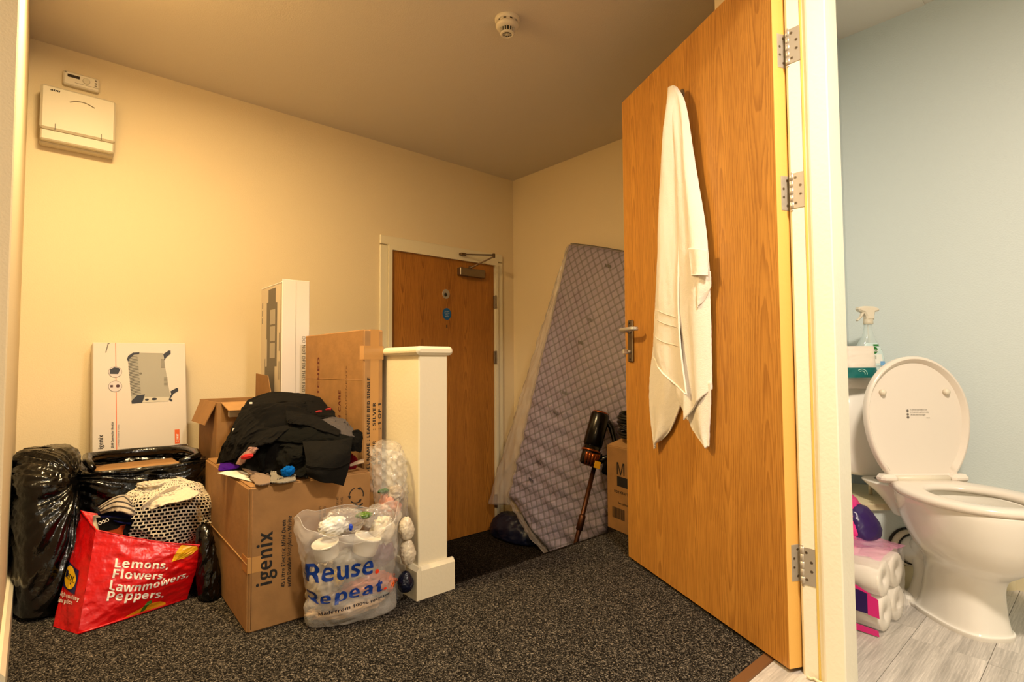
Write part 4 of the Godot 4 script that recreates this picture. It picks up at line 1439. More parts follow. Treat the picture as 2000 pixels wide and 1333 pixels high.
func red_bag() -> void:
	rb.A = Vector3(-2.262, 0.001, -0.129)
	rb.B = Vector3(-2.332, 0.001, -0.448)
	rb.A1 = at(187, 1036, 1.86)
	rb.B1 = at(398, 1066, 2.02)
	rb.D = Vector3(-2.383, 0.001, -0.071)
	rb.D1 = at(158, 998, 2.02)
	rb.C = Vector3(-2.49, 0.001, -0.40)
	rb.C1 = at(392, 1040, 2.17)
	rb.n = (rb.B - rb.A).cross(rb.A1 - rb.A).normalized()
	rb.m = (rb.A - rb.D).cross(rb.D1 - rb.D).normalized()
	var t := thing("red_bag", "red printed shopping bag stuffed with laundry on the carpet", "shopping bag")
	var m := plain(Color(0.78, 0.03, 0.05), 0.33)
	if not m.heightmap_enabled:
		relief(m, noise_tex(256, 0.02, 3), 0.25)
		triplanar(m, 5.0)
	var s := st()
	grid(s, 60, 44, red_face)
	s.set_smooth_group(1)
	grid(s, 20, 40, red_side)
	s.set_smooth_group(2)
	grid(s, 20, 30, func(u: float, v: float) -> Vector3:
		return (rb.B as Vector3).lerp(rb.C, u).lerp((rb.B1 as Vector3).lerp(rb.C1, u), v) + rb.n.cross(Vector3.UP) * (-0.02 * sin(PI * u) * sin(PI * v)))
	s.set_smooth_group(3)
	grid(s, 30, 30, func(u: float, v: float) -> Vector3:
		return (rb.C as Vector3).lerp(rb.D, u).lerp((rb.C1 as Vector3).lerp(rb.D1, u), v) - rb.n * (0.02 * sin(PI * u) * sin(PI * v)))
	s.set_smooth_group(4)
	grid(s, 4, 4, func(u: float, v: float) -> Vector3: return (rb.A as Vector3).lerp(rb.B, u).lerp((rb.D as Vector3).lerp(rb.C, u), v), true)
	part("body", s, m, t)
	# bottom seam with its pinched corner
	var sm := []
	for i in 14:
		sm.append(red_face(i / 13.0, 0.004) + rb.n * 0.003)
	part("seam", tube(st(), sm, 0.0035, 6), m, t)
	part("top_hem", tube(st(), hem_points(), 0.0025, 6), m, t)
	# printing on the front
	var lay := func(u0: float, v0: float, u1: float, v1: float, width: float, height: float) -> Callable:
		return func(x: float, y: float) -> Vector3:
			var k := x / width
			var u := lerpf(u0, u1, k)
			var v := lerpf(v0, v1, k) + y / height - (0.085 * sin(PI * pow(k, 0.85)) if u1 > 0.9 else 0.0)
			return red_face(u, v) + rb.n * 0.0016
	var lines := [["Lemons,", 0.197, 0.630, 0.679, 0.597], ["Flowers,", 0.192, 0.510, 0.678, 0.435], ["Lawnmowers,", 0.184, 0.390, 0.927, 0.425], ["Peppers.", 0.181, 0.268, 0.715, 0.155]]
	for l in lines:
		var w := words(l[0], 0.030, true)
		var width := w.get_aabb().size.x
		part("lettering", bent(w, lay.call(l[1], l[2], l[3], l[4], width, 0.30), 1), M.white_print, t)
	var spot := func(pts: Array, lift: float) -> SurfaceTool:
		var g := st(false)
		var o := PackedVector2Array()
		for k in range(0, pts.size(), 2):
			o.append(Vector2(pts[k], pts[k + 1]))
		var idx := Geometry2D.triangulate_polygon(o)
		for k in range(0, idx.size(), 3):
			var a := o[idx[k]]
			var b := o[idx[k + 1]]
			var c := o[idx[k + 2]]
			if (b - a).cross(c - a) < 0:
				var sw := b
				b = c
				c = sw
			chip(g, Vector3(a.x, a.y, 0), Vector3(b.x, b.y, 0), Vector3(c.x, c.y, 0), func(x: float, y: float) -> Vector3: return red_face(x, y) + rb.n * lift, 2)
		return g
	label(part("lemon_print", spot.call([0.70, 0.70, 0.715, 0.80, 0.74, 0.90, 0.775, 0.985, 0.86, 0.985, 0.93, 0.975, 0.95, 0.93, 0.90, 0.83, 0.83, 0.76, 0.76, 0.735], 0.0015), plain(Color(0.90, 0.66, 0.06), 0.4), t), "printed yellow lemon at the top edge")
	part("pepper_print", spot.call([0.36, 0.005, 0.45, 0.05, 0.53, 0.085, 0.62, 0.11, 0.70, 0.10, 0.76, 0.06, 0.77, 0.02, 0.70, 0.005], 0.0015), plain(Color(0.88, 0.58, 0.05), 0.4), t)
	part("pepper_stalk_print", spot.call([0.52, 0.02, 0.565, 0.03, 0.575, 0.085, 0.61, 0.12, 0.60, 0.155, 0.565, 0.15, 0.535, 0.09], 0.0022), plain(Color(0.22, 0.38, 0.07), 0.45), t)
	# the yellow and blue badge and the small print on the gusset
	var side := func(lift: float) -> Callable:
		return func(x: float, y: float) -> Vector3: return red_side(x, y) + rb.m * lift
	var badge := st(false)
	for i in 6:
		for j in 6:
			var f := func(a: float, b: float) -> Vector3:
				var u := lerpf(0.02, 0.72, a)
				return side.call(0.0016).call(u, lerpf(0.325, 0.545, b) - 0.0 * u)
			quad(badge, f.call(i / 6.0, j / 6.0), f.call((i + 1) / 6.0, j / 6.0), f.call((i + 1) / 6.0, (j + 1) / 6.0), f.call(i / 6.0, (j + 1) / 6.0))
	var bd := part("badge", badge, plain(Color(0.03, 0.05, 0.30), 0.4), t)
	var disc := st(false)
	for i in 36:
		var a0 := TAU * i / 36.0
		var a1 := TAU * (i + 1) / 36.0
		var f := side.call(0.0024) as Callable
		var c := Vector2(0.37, 0.435)
		tri(disc, f.call(c.x, c.y), f.call(c.x + 0.30 * cos(a0), c.y + 0.098 * sin(a0)), f.call(c.x + 0.30 * cos(a1), c.y + 0.098 * sin(a1)))
	part("badge_disc", disc, plain(Color(0.93, 0.74, 0.03), 0.4), bd)
	var lw := words("LIDL", 0.01, true, true)
	var lwx := lw.get_aabb().size.x
	part("lettering", bent(lw, func(x: float, y: float) -> Vector3: return red_side(0.12 + 0.52 * x / lwx, 0.415 + y * 5.0) + rb.m * 0.0032, 1), plain(Color(0.02, 0.02, 0.05), 0.5), bd)
	for l in [["high quality", 0.245, 0.98], ["low price", 0.190, 0.74]]:
		var sw := words(l[0], 0.01, true)
		var swx := sw.get_aabb().size.x
		part("lettering", bent(sw, func(x: float, y: float) -> Vector3: return red_side(-0.02 + l[2] * 0.92 * x / swx, l[1] + y * 3.4 + 0.04 * x / swx) + rb.m * 0.0016, 1), M.white_print, t)
	# clothes at the mouth of the bag
	var g := tag(part("striped_socks", sheet(st(), 40, 24, soft_patch([[[194, 990, 2.050], [222, 972, 2.070], [246, 966, 2.050], [258, 978, 2.030]], [[196, 996, 1.990], [222, 982, 1.970], [240, 980, 1.970], [260, 990, 1.950]], [[200, 1004, 1.980], [225, 998, 1.940], [250, 1000, 1.930], [268, 1006, 1.950]]], 0.012, 30.0, 1.0), 0.006), cloth(Color(0.68, 0.63, 0.57))), "grey and white socks bundled at the top of the red bag", "socks")
	for k in 3:
		var v := 0.25 + 0.25 * k
		var f := soft_patch([[[194, 990, 2.050], [222, 972, 2.070], [246, 966, 2.050], [258, 978, 2.030]], [[196, 996, 1.990], [222, 982, 1.970], [240, 980, 1.970], [260, 990, 1.950]], [[200, 1004, 1.980], [225, 998, 1.940], [250, 1000, 1.930], [268, 1006, 1.950]]], 0.012, 30.0, 1.0)
		var pts := []
		for i in 20:
			pts.append(f.call(i / 19.0, v) + Vector3(0.002, 0.002, 0))
		part("stripe", tube(st(), pts, 0.0022, 6), plain(Color(0.33, 0.31, 0.30), 0.9), g)
	tag(part("blue_garment", sheet(st(), 30, 20, soft_patch([[[190, 1002, 2.030], [220, 994, 2.050], [255, 998, 2.050]], [[194, 1012, 1.970], [222, 1004, 1.970], [258, 1010, 1.970]], [[198, 1024, 1.950], [224, 1018, 1.930], [256, 1024, 1.940]]], 0.010, 22.0, 2.0), 0.006), cloth(Color(0.05, 0.06, 0.22))), "dark blue garment folded inside the red bag", "clothes")
	var nv := tag(part("dark_garment", sheet(st(), 40, 30, soft_patch([[[186, 1012, 1.950], [214, 1012, 1.930], [246, 1016, 1.930], [262, 1020, 1.950]], [[188, 1026, 1.950], [212, 1024, 1.930], [236, 1026, 1.930], [256, 1030, 1.950]], [[190, 1044, 1.920], [210, 1044, 1.910], [232, 1046, 1.910], [250, 1046, 1.930]]], 0.008, 20.0, 3.0), 0.006), cloth(Color(0.045, 0.045, 0.055))), "black garment with pale rings of print in the red bag", "clothes")
	for k in 3:
		var o := at(197 + 7.0 * k, 1022 - 3.0 * k, 1.905 + 0.005 * k)
		var ring := []
		for i in 17:
			ring.append(o + cam_basis * Vector3(0.0052 * cos(TAU * i / 16.0), 0.0048 * sin(TAU * i / 16.0), 0.004))
		part("printed_ring", tube(st(), ring, 0.0013, 6, false), M.white_print, nv)
	tag(part("orange_garment", sheet(st(), 24, 16, soft_patch([[[196, 1036, 1.940], [222, 1030, 1.950], [244, 1026, 1.910]], [[200, 1044, 1.900], [222, 1040, 1.900], [242, 1038, 1.920]], [[204, 1052, 1.890], [222, 1050, 1.890], [240, 1050, 1.900]]], 0.006, 24.0, 5.0), 0.005), cloth(Color(0.45, 0.16, 0.06))), "rust orange garment tucked at the rim of the red bag", "clothes")
	tag(part("white_garment", sheet(st(), 24, 24, soft_patch([[[184, 1008, 1.930], [190, 1006, 1.950], [197, 1010, 1.960]], [[183, 1024, 1.930], [189, 1024, 1.940], [194, 1028, 1.950]], [[187, 1042, 1.880], [192, 1043, 1.890], [197, 1044, 1.900]]], 0.004, 24.0, 6.0), 0.004), cloth(Color(0.72, 0.66, 0.56))), "white cloth edge showing inside the red bag", "clothes")


func hem_points() -> Array:
	var o := []
	for i in 9:
		o.append(red_side(i / 8.0, 1.0))
	for i in range(1, 21):
		o.append(red_face(i / 20.0, 1.0))
	return o


# a cloth patch through points given as places in the photograph's frame with their distances, rumpled by noise
func soft_patch(rows: Array, amp: float, freq: float, shift: float) -> Callable:
	var net_rows := []
	for r in rows:
		var row := []
		for q in r:
			row.append(at(q[0], q[1], q[2]))
		net_rows.append(row)
	var f := net(net_rows)
	return func(u: float, v: float) -> Vector3:
		var p: Vector3 = f.call(u, 1.0 - v)
		var q := p + Vector3.ONE * shift
		return p + cam_basis.z * amp * (n3(q, freq * 0.5) + 0.5 * r3(q, freq * 0.4))


func laundry_bag() -> void:
	# a white net bag, bulging out of the red bag; the net is woven of strands with open holes
	var o := at(330, 1012, 2.17)
	var t := thing("laundry_bag", "white mesh laundry bag with gathered top sitting in red bag", "laundry bag", o)
	var rx := 0.130
	var ry := 0.150
	var rz := 0.185
	var surf := func(u: float, v: float) -> Vector3:   # u round, v from the bottom to the gathered top
		var a := TAU * u
		var e := lerpf(-1.25, 1.45, v)
		var ce := pow(cos(e), 0.8)
		var p := Vector3(rx * ce * cos(a), ry * sin(e), rz * ce * sin(a))
		var k := 1.0 + 0.13 * n3(p + Vector3.ONE * 3, 9.0) + 0.05 * r3(p, 14.0) * clampf(v * 1.4, 0.3, 1.0)
		p *= k
		p.y -= 0.035 * smoothstep(0.0, 0.16, -p.z) * clampf(v, 0, 1)
		return p
	var nu := 66
	var nv := 32
	var s := st(false)
	for j in nv:
		for i in nu:
			var shiftu := 0.5 if j % 2 == 1 else 0.0
			var u0 := (i + shiftu) / nu
			var u1 := (i + 1 + shiftu) / nu
			var v0 := float(j) / nv
			var v1 := float(j + 1) / nv
			var fold := smoothstep(0.60, 0.80, v0)
			var hu := lerpf(0.13, 0.30, fold) / nu
			var hv := lerpf(0.17, 0.32, fold) / nv
			var A: Vector3 = surf.call(u0, v0)
			var B: Vector3 = surf.call(u1, v0)
			var C: Vector3 = surf.call(u1, v1)
			var D: Vector3 = surf.call(u0, v1)
			var a: Vector3 = surf.call(u0 + hu, v0 + hv)
			var b: Vector3 = surf.call(u1 - hu, v0 + hv)
			var c: Vector3 = surf.call(u1 - hu, v1 - hv)
			var d: Vector3 = surf.call(u0 + hu, v1 - hv)
			quad(s, B, A, a, b)
			quad(s, C, B, b, c)
			quad(s, D, C, c, d)
			quad(s, A, D, d, a)
	var net_m := cloth(Color(0.84, 0.79, 0.70))
	part("net", s, net_m, t)
	# the gathered mouth: a bunch of folded cloth with the drawstring toggle hanging forward
	var neck := sack_mesh([[0.105, 0.01, 0.035, 0.060, 0.085, 2.0], [0.130, 0.01, 0.04, 0.034, 0.050, 2.0], [0.142, 0.015, 0.045, 0.036, 0.055, 2.0], [0.152, 0.015, 0.045, 0.028, 0.045, 2.0], [0.148, 0.015, 0.045, 0.006, 0.01, 2.0]], 0.030, 24.0, 1.0, 80, 34)
	part("gathered_top", neck, net_m, t)
	var gc := sheet(st(), 50, 36, soft_patch([[[300, 953, 2.15], [330, 944, 2.16], [362, 950, 2.15], [392, 962, 2.14]], [[282, 978, 2.08], [315, 966, 2.085], [348, 970, 2.09], [384, 968, 2.10]], [[296, 996, 2.035], [322, 986, 2.04], [344, 980, 2.05], [366, 976, 2.06]]], 0.022, 26.0, 3.0), 0.004)
	part("gathered_cloth", gc, net_m, t, Transform3D(Basis(), -o))
	var tie := sheet(st(), 30, 12, func(u: float, v: float) -> Vector3:
		var p := Vector3(0.055, 0.125, -0.03).lerp(Vector3(0.10, 0.075, 0.105), u) + Vector3(0.3, 1.0, 0.0) * (0.030 * (v - 0.5) * (1.0 - 0.3 * u))
		p += Vector3(0.02, 0.02, 0) * sin(PI * u) + Vector3(0.5, 0.4, 0.1) * 0.016 * n3(p, 30.0)
		return p, 0.004)
	part("tie_band", tie, cloth(Color(0.86, 0.81, 0.72)), t)
	var lb := bx(Vector3(0.004, 0.055, 0.02), 0.001, Vector3(0.105, 0.02, -0.085), Basis(Vector3.UP, 0.6) * Basis(Vector3(0, 0, 1), 0.2))
	part("sewn_label", lb, plain(Color(0.85, 0.70, 0.45), 0.7), t)
	var fill := thing("dark_laundry", "dark laundry seen through the holes of the net bag", "clothes", o)
	part("bundle", sack_mesh([[-0.12, 0, 0, 0.05, 0.07, 2.0], [-0.07, 0, 0, 0.095, 0.13, 2.2], [0.0, 0, 0, 0.108, 0.145, 2.2], [0.06, 0, 0.005, 0.085, 0.11, 2.0], [0.095, 0, 0.02, 0.03, 0.05, 2.0]], 0.01, 16.0, 4.0, 60, 30), cloth(Color(0.07, 0.06, 0.065)), fill)


func clear_rubbish() -> void:
	# a clear bag of packaging in the corner between boxes and half wall
	var t := thing("clear_rubbish_bag", "crinkled clear plastic bag of packaging between oven box and half wall", "rubbish bag")
	part("film", sack_mesh([
		[0.0, -1.83, -1.015, 0.005, 0.005, 2.0], [0.005, -1.83, -1.015, 0.045, 0.030, 2.4], [0.12, -1.835, -1.018, 0.055, 0.042, 2.4], [0.24, -1.84, -1.02, 0.060, 0.048, 2.4], [0.36, -1.845, -1.02, 0.066, 0.05, 2.4], [0.45, -1.86, -1.022, 0.068, 0.05, 2.4],
		[0.52, -1.87, -1.022, 0.066, 0.046, 2.3], [0.56, -1.875, -1.022, 0.05, 0.034, 2.2], [0.575, -1.88, -1.022, 0.02, 0.012, 2.0]], 0.012, 16.0, 2.0, 90, 90, 0.6), M.clear_film, t)
	# a moulded clear tray with rows of bubbles standing in it
	var b := thing("bubble_tray", "clear moulded plastic tray of shiny bubbles in the rubbish bag", "packaging")
	var sh := func(u: float, v: float) -> Vector3:
		var p := at(lerpf(722, 798, u), lerpf(962, 872, v) + 16.0 * u * v, 2.06 + 0.03 * u)
		var cell := sin(u * 7.0 * PI) * sin(v * 8.0 * PI)
		return p + cam_basis.z * 0.016 * cell
	part("tray", sheet(st(), 84, 84, sh, 0.0015), M.clear_film, b)
	var items := [["pink_wrapper", "crumpled pale pink wrapper in the clear rubbish bag", Vector3(-1.835, 0.335, -1.01), Vector3(0.045, 0.045, 0.035), Color(0.78, 0.52, 0.42)],
		["green_scrap", "small green scrap in the clear rubbish bag", Vector3(-1.835, 0.395, -0.985), Vector3(0.012, 0.008, 0.02), Color(0.10, 0.32, 0.10)],
		["grey_wrapper", "crumpled grey plastic in the clear rubbish bag", Vector3(-1.83, 0.375, -1.03), Vector3(0.04, 0.03, 0.03), Color(0.62, 0.56, 0.48)]]
	for q in items:
		var n := tag(part(q[0], crumple(q[3], 9.0), plain(q[4], 0.35)), q[1], "rubbish")
		n.position = q[2]
	for k in 3:
		var q: Vector3 = [Vector3(-1.755, 0.268, -1.035), Vector3(-1.750, 0.185, -1.038), Vector3(-1.76, 0.075, -1.035)][k]
		var c := [Color(0.82, 0.77, 0.68), Color(0.80, 0.75, 0.66), Color(0.02, 0.05, 0.14)][k] as Color
		var h: float = [0.040, 0.044, 0.036][k]
		var shape := sack_mesh([[-h, 0, 0, 0.006, 0.006, 2.0], [-h * 0.95, 0, 0, 0.018, 0.018, 2.2], [-h * 0.3, 0.002, 0, 0.024, 0.026, 2.2], [h * 0.3, 0, 0.002, 0.022, 0.023, 2.0], [h * 0.8, 0, 0, 0.014, 0.013, 2.0], [h, 0, 0, 0.004, 0.004, 2.0]], 0.013, 26.0, 1.7 * k + 4.0, 60, 40)
		var n := tag(part(["white_carrier", "white_carrier", "blue_wrapper"][k], shape, plain(c, 0.3)),
			["crumpled white carrier bag by the half wall, upper of two", "crumpled white carrier bag by the half wall, lower of two", "dark blue wrapper on the floor at the foot of half wall"][k], "rubbish", "scrunched bags by the half wall" if k < 2 else "")
		n.position = q


func crumple(r: Vector3, freq: float) -> SurfaceTool:
	return grid(st(), 48, 28, func(u: float, v: float) -> Vector3:
		var a := TAU * u
		var e := lerpf(-PI / 2, PI / 2, v)
		var d := Vector3(cos(e) * cos(a), sin(e), cos(e) * sin(a))
		var k := 1.0 + 0.22 * n3(d + Vector3.ONE * freq, 1.5) + 0.20 * r3(d + Vector3.ONE * freq, 2.2)
		return d * r * k, true)


var pb: Callable


func print_bag() -> void:
	# the milky bag printed Reuse. Repeat.: rings through places on its outline
	var t := thing("printed_plastic_bag", "milky see-through bag printed Reuse Repeat, full of plastic rubbish", "plastic bag")
	var c := Vector3(-1.785, 0, -0.835)
	var ax := Vector3(0.22, 0, -0.975).normalized()   # along the printed front
	var out_ := Vector3(0.975, 0, 0.22).normalized()
	var prof := [[0.0, 0.0, 0.005, 0.004], [0.002, 0.005, 0.125, 0.05], [0.02, 0.005, 0.150, 0.066], [0.07, 0.0, 0.150, 0.072], [0.10, 0.004, 0.142, 0.070], [0.17, 0.0, 0.148, 0.074], [0.24, -0.002, 0.160, 0.072], [0.30, -0.004, 0.170, 0.066], [0.345, -0.006, 0.172, 0.060]]
	var rows := []
	for r in prof:
		var row := []
		for i in 24:
			var a := TAU * i / 24.0
			var p: Vector3 = c + ax * (r[1] + r[2] * signf(cos(a)) * pow(absf(cos(a)), 0.75)) + out_ * (r[3] * signf(sin(a)) * pow(absf(sin(a)), 0.75)) + Vector3.UP * r[0]
			row.append(p)
		rows.append(row)
	# the torn-looking mouth: higher at both ends and at the back
	for i in 24:
		var a := TAU * i / 24.0
		rows[8][i].y += 0.026 * cos(2 * a) - 0.034 * maxf(0.0, sin(a)) + 0.030 * maxf(0.0, -sin(a)) + 0.014 * sin(3 * a + 0.7) + 0.008 * sin(7 * a)
	var f := net(rows, true)
	pb = func(u: float, v: float) -> Vector3:
		var p: Vector3 = f.call(fposmod(u, 1.0), v)
		var n := (p - c) * Vector3(1, 0, 1)
		var reach := n.length()
		n = n.normalized()
		var k := minf(1.0, reach / 0.05)
		p += n * k * (0.012 * n3(p + Vector3.ONE, 9.0) + 0.008 * r3(p * Vector3(1, 0.8, 1), 8.0))
		p.y = maxf(p.y, 0.001)
		return p
	part("film", grid(st(), 150, 90, pb), M.milky_film, t)
	# print: u runs round from the right end; the front lies at u about 0.25, going left
	var blue := plain(Color(0.03, 0.20, 0.52), 0.4)
	var red := plain(Color(0.88, 0.22, 0.08), 0.4)
	var lay := func(x0: float, w: float, v0: float, k: float, lean: float) -> Callable:
		return func(x: float, y: float) -> Vector3:
			var sx := x0 + x + 0.0 * w
			var v := v0 + y * k + lean * x
			var lo := 0.0
			var hi := 0.5
			for i in 14:
				var mid := (lo + hi) * 0.5
				if ((f.call(mid, v) as Vector3) - c).dot(ax) > sx:
					lo = mid
				else:
					hi = mid
			return (pb.call(lo, v) as Vector3) + out_ * 0.0015
	part("lettering", bent(words("Reuse", 0.060, true, false, 0.208), lay.call(-0.150, 0.2, 0.603, 1.75, 0.0), 2), blue, t)
	part("lettering", bent(words(".", 0.060, true), lay.call(0.064, 0.1, 0.603, 1.75, 0.0), 2), red, t)
	part("lettering", bent(words("Repeat", 0.056, true, false, 0.240), lay.call(-0.150, 0.2, 0.455, 1.6, 0.10), 2), blue, t)
	part("lettering", bent(words(".", 0.056, true), lay.call(0.095, 0.1, 0.480, 1.6, 0.0), 2), red, t)
	part("lettering", bent(words("Made from 100% recycled", 0.013, true, false, 0.235), lay.call(-0.115, 0.2, 0.325, 2.0, 0.25), 1), plain(Color(0.05, 0.07, 0.16), 0.5), t)
	part("hem", tube(st(), hem2(), 0.0013, 5), M.milky_film, t)
	# what is inside
	var tubs := [["white plastic tub near the left of the printed bag", Vector3(-0.082, 0.225, 0.022), 0.044, 0.050, 0.35], ["white plastic tub at the right in the printed bag", Vector3(0.040, 0.215, 0.016), 0.046, 0.060, -0.5]]
	for q in tubs:
		var h: float = q[3]
		var r: float = q[2]
		var tb := tag(part("plastic_tub", lathe(st(), [Vector2(0, 0), Vector2(r * 0.84, 0), Vector2(r * 0.88, 0.004), Vector2(r * 0.97, h * 0.88), Vector2(r, h * 0.90), Vector2(r, h), Vector2(r * 0.9, h), Vector2(r * 0.86, h - 0.004), Vector2(0, h - 0.005)], 40), plain(Color(0.88, 0.85, 0.78), 0.35)), q[0], "tub")
		tb.transform = Transform3D(Basis(out_, q[4] * 0.5) * Basis(ax, 0.12), c + ax * q[1].x + Vector3.UP * q[1].y + out_ * q[1].z)
	var stuff := [["clear_tray", "scrunched clear tray on top of the printed bag", Vector3(-0.025, 0.325, 0.0), Vector3(0.065, 0.042, 0.035), Color(0.86, 0.86, 0.84), 1],
		["white_sheet", "crumpled white plastic on top of the printed bag, left", Vector3(-0.060, 0.315, 0.005), Vector3(0.045, 0.030, 0.03), Color(0.86, 0.85, 0.82), 0],
		["clear_bottle", "crumpled clear bottle on top of the printed bag, right", Vector3(0.095, 0.325, -0.01), Vector3(0.055, 0.036, 0.034), Color(0.86, 0.88, 0.86), 1],
		["green_wrapper", "small green wrapper on top of the printed bag", Vector3(0.045, 0.338, 0.0), Vector3(0.026, 0.010, 0.02), Color(0.30, 0.42, 0.12), 0],
		["blue_strip", "bright blue plastic strip on top of the printed bag", Vector3(-0.01, 0.315, 0.042), Vector3(0.006, 0.010, 0.004), Color(0.05, 0.25, 0.75), 0],
		["pink_packet", "pinkish flattened packet in the middle of the printed bag", Vector3(0.06, 0.105, 0.012), Vector3(0.085, 0.034, 0.040), Color(0.66, 0.38, 0.30), 0],
		["orange_wrapper", "orange wrapper in the lower right of the printed bag", Vector3(0.128, 0.095, 0.012), Vector3(0.018, 0.028, 0.026), Color(0.85, 0.36, 0.07), 0],
		["yellow_wrapper", "yellow wrapper behind the blue print of the bag", Vector3(-0.05, 0.150, 0.024), Vector3(0.020, 0.026, 0.02), Color(0.80, 0.64, 0.16), 0],
		["white_packet", "crumpled white packet filling the left of the printed bag", Vector3(-0.085, 0.11, -0.012), Vector3(0.050, 0.075, 0.040), Color(0.70, 0.64, 0.54), 0],
		["violet_packet", "dull violet packet at the right side of the printed bag", Vector3(0.105, 0.20, -0.01), Vector3(0.045, 0.045, 0.040), Color(0.42, 0.30, 0.36), 0],
		["beige_packet", "beige flattened packet at the bottom of the printed bag", Vector3(-0.02, 0.040, 0.010), Vector3(0.110, 0.026, 0.044), Color(0.70, 0.57, 0.40), 0],
		["brown_packet", "brown crumpled packet low at the left of the printed bag", Vector3(-0.06, 0.075, 0.018), Vector3(0.055, 0.030, 0.034), Color(0.45, 0.34, 0.22), 0],
		["white_packet", "upright white packet at the upper right of the printed bag", Vector3(0.110, 0.275, 0.0), Vector3(0.040, 0.045, 0.030), Color(0.84, 0.80, 0.72), 0],
		["pale_packet", "pale grey packet in the middle of the printed bag", Vector3(0.005, 0.160, -0.015), Vector3(0.070, 0.060, 0.040), Color(0.60, 0.56, 0.48), 0]]
	var k := 0
	for q in stuff:
		k += 1
		var p: Vector3 = c + ax * q[2].x + Vector3.UP * q[2].y + out_ * q[2].z
		var m: Material = M.clear_film if q[5] == 1 else plain(q[4], 0.35)
		var n := tag(part(q[0], crumple(Vector3(q[3].z, q[3].y, q[3].x), 3.0 + 2.7 * k), m), q[1], "rubbish")
		n.transform = Transform3D(Basis(out_, Vector3.UP, out_.cross(Vector3.UP)), p)


func hem2() -> Array:
	var o := []
	for i in 73:
		o.append(pb.call(i / 72.0, 0.999))
	return o


# ---------------------------------------------------------------- the heap of clothes, the mattress, the vacuum cleaner, the towel
func heap_patch(rows: Array, amp: float, freq: float, shift: float) -> Callable:   # places in steps of 1/6.06 from (420, 740) of the photograph's frame, with distances
	var out_ := []
	for r in rows:
		var row := []
		for q in r:
			row.append([420.0 + q[0] / 6.06, 740.0 + q[1] / 6.06, q[2]])
		out_.append(row)
	return soft_patch(out_, amp, freq, shift)


func folded(rows: Array, amp: float, freq: float, shift: float) -> Callable:   # the same with sharp folds
	var f := heap_patch(rows, amp * 0.5, freq, shift)
	return func(u: float, v: float) -> Vector3:
		var p: Vector3 = f.call(u, v)
		var q := p + Vector3.ONE * shift
		q += Vector3(n3(q, 5.0), n3(q + Vector3.ONE * 3, 5.0), n3(q + Vector3.ONE * 7, 5.0)) * 0.06
		return p + cam_basis.z * amp * (1.1 * r3(q * Vector3(1.0, 0.55, 1.0), freq * 0.45) + 0.45 * r3(q * Vector3(0.6, 1.2, 0.6), freq * 1.1))


func on_height(px: float, py: float, y: float) -> Vector3:
	var d := at(px, py, 1.0) - EYE
	return EYE + d * ((y - EYE.y) / d.y)


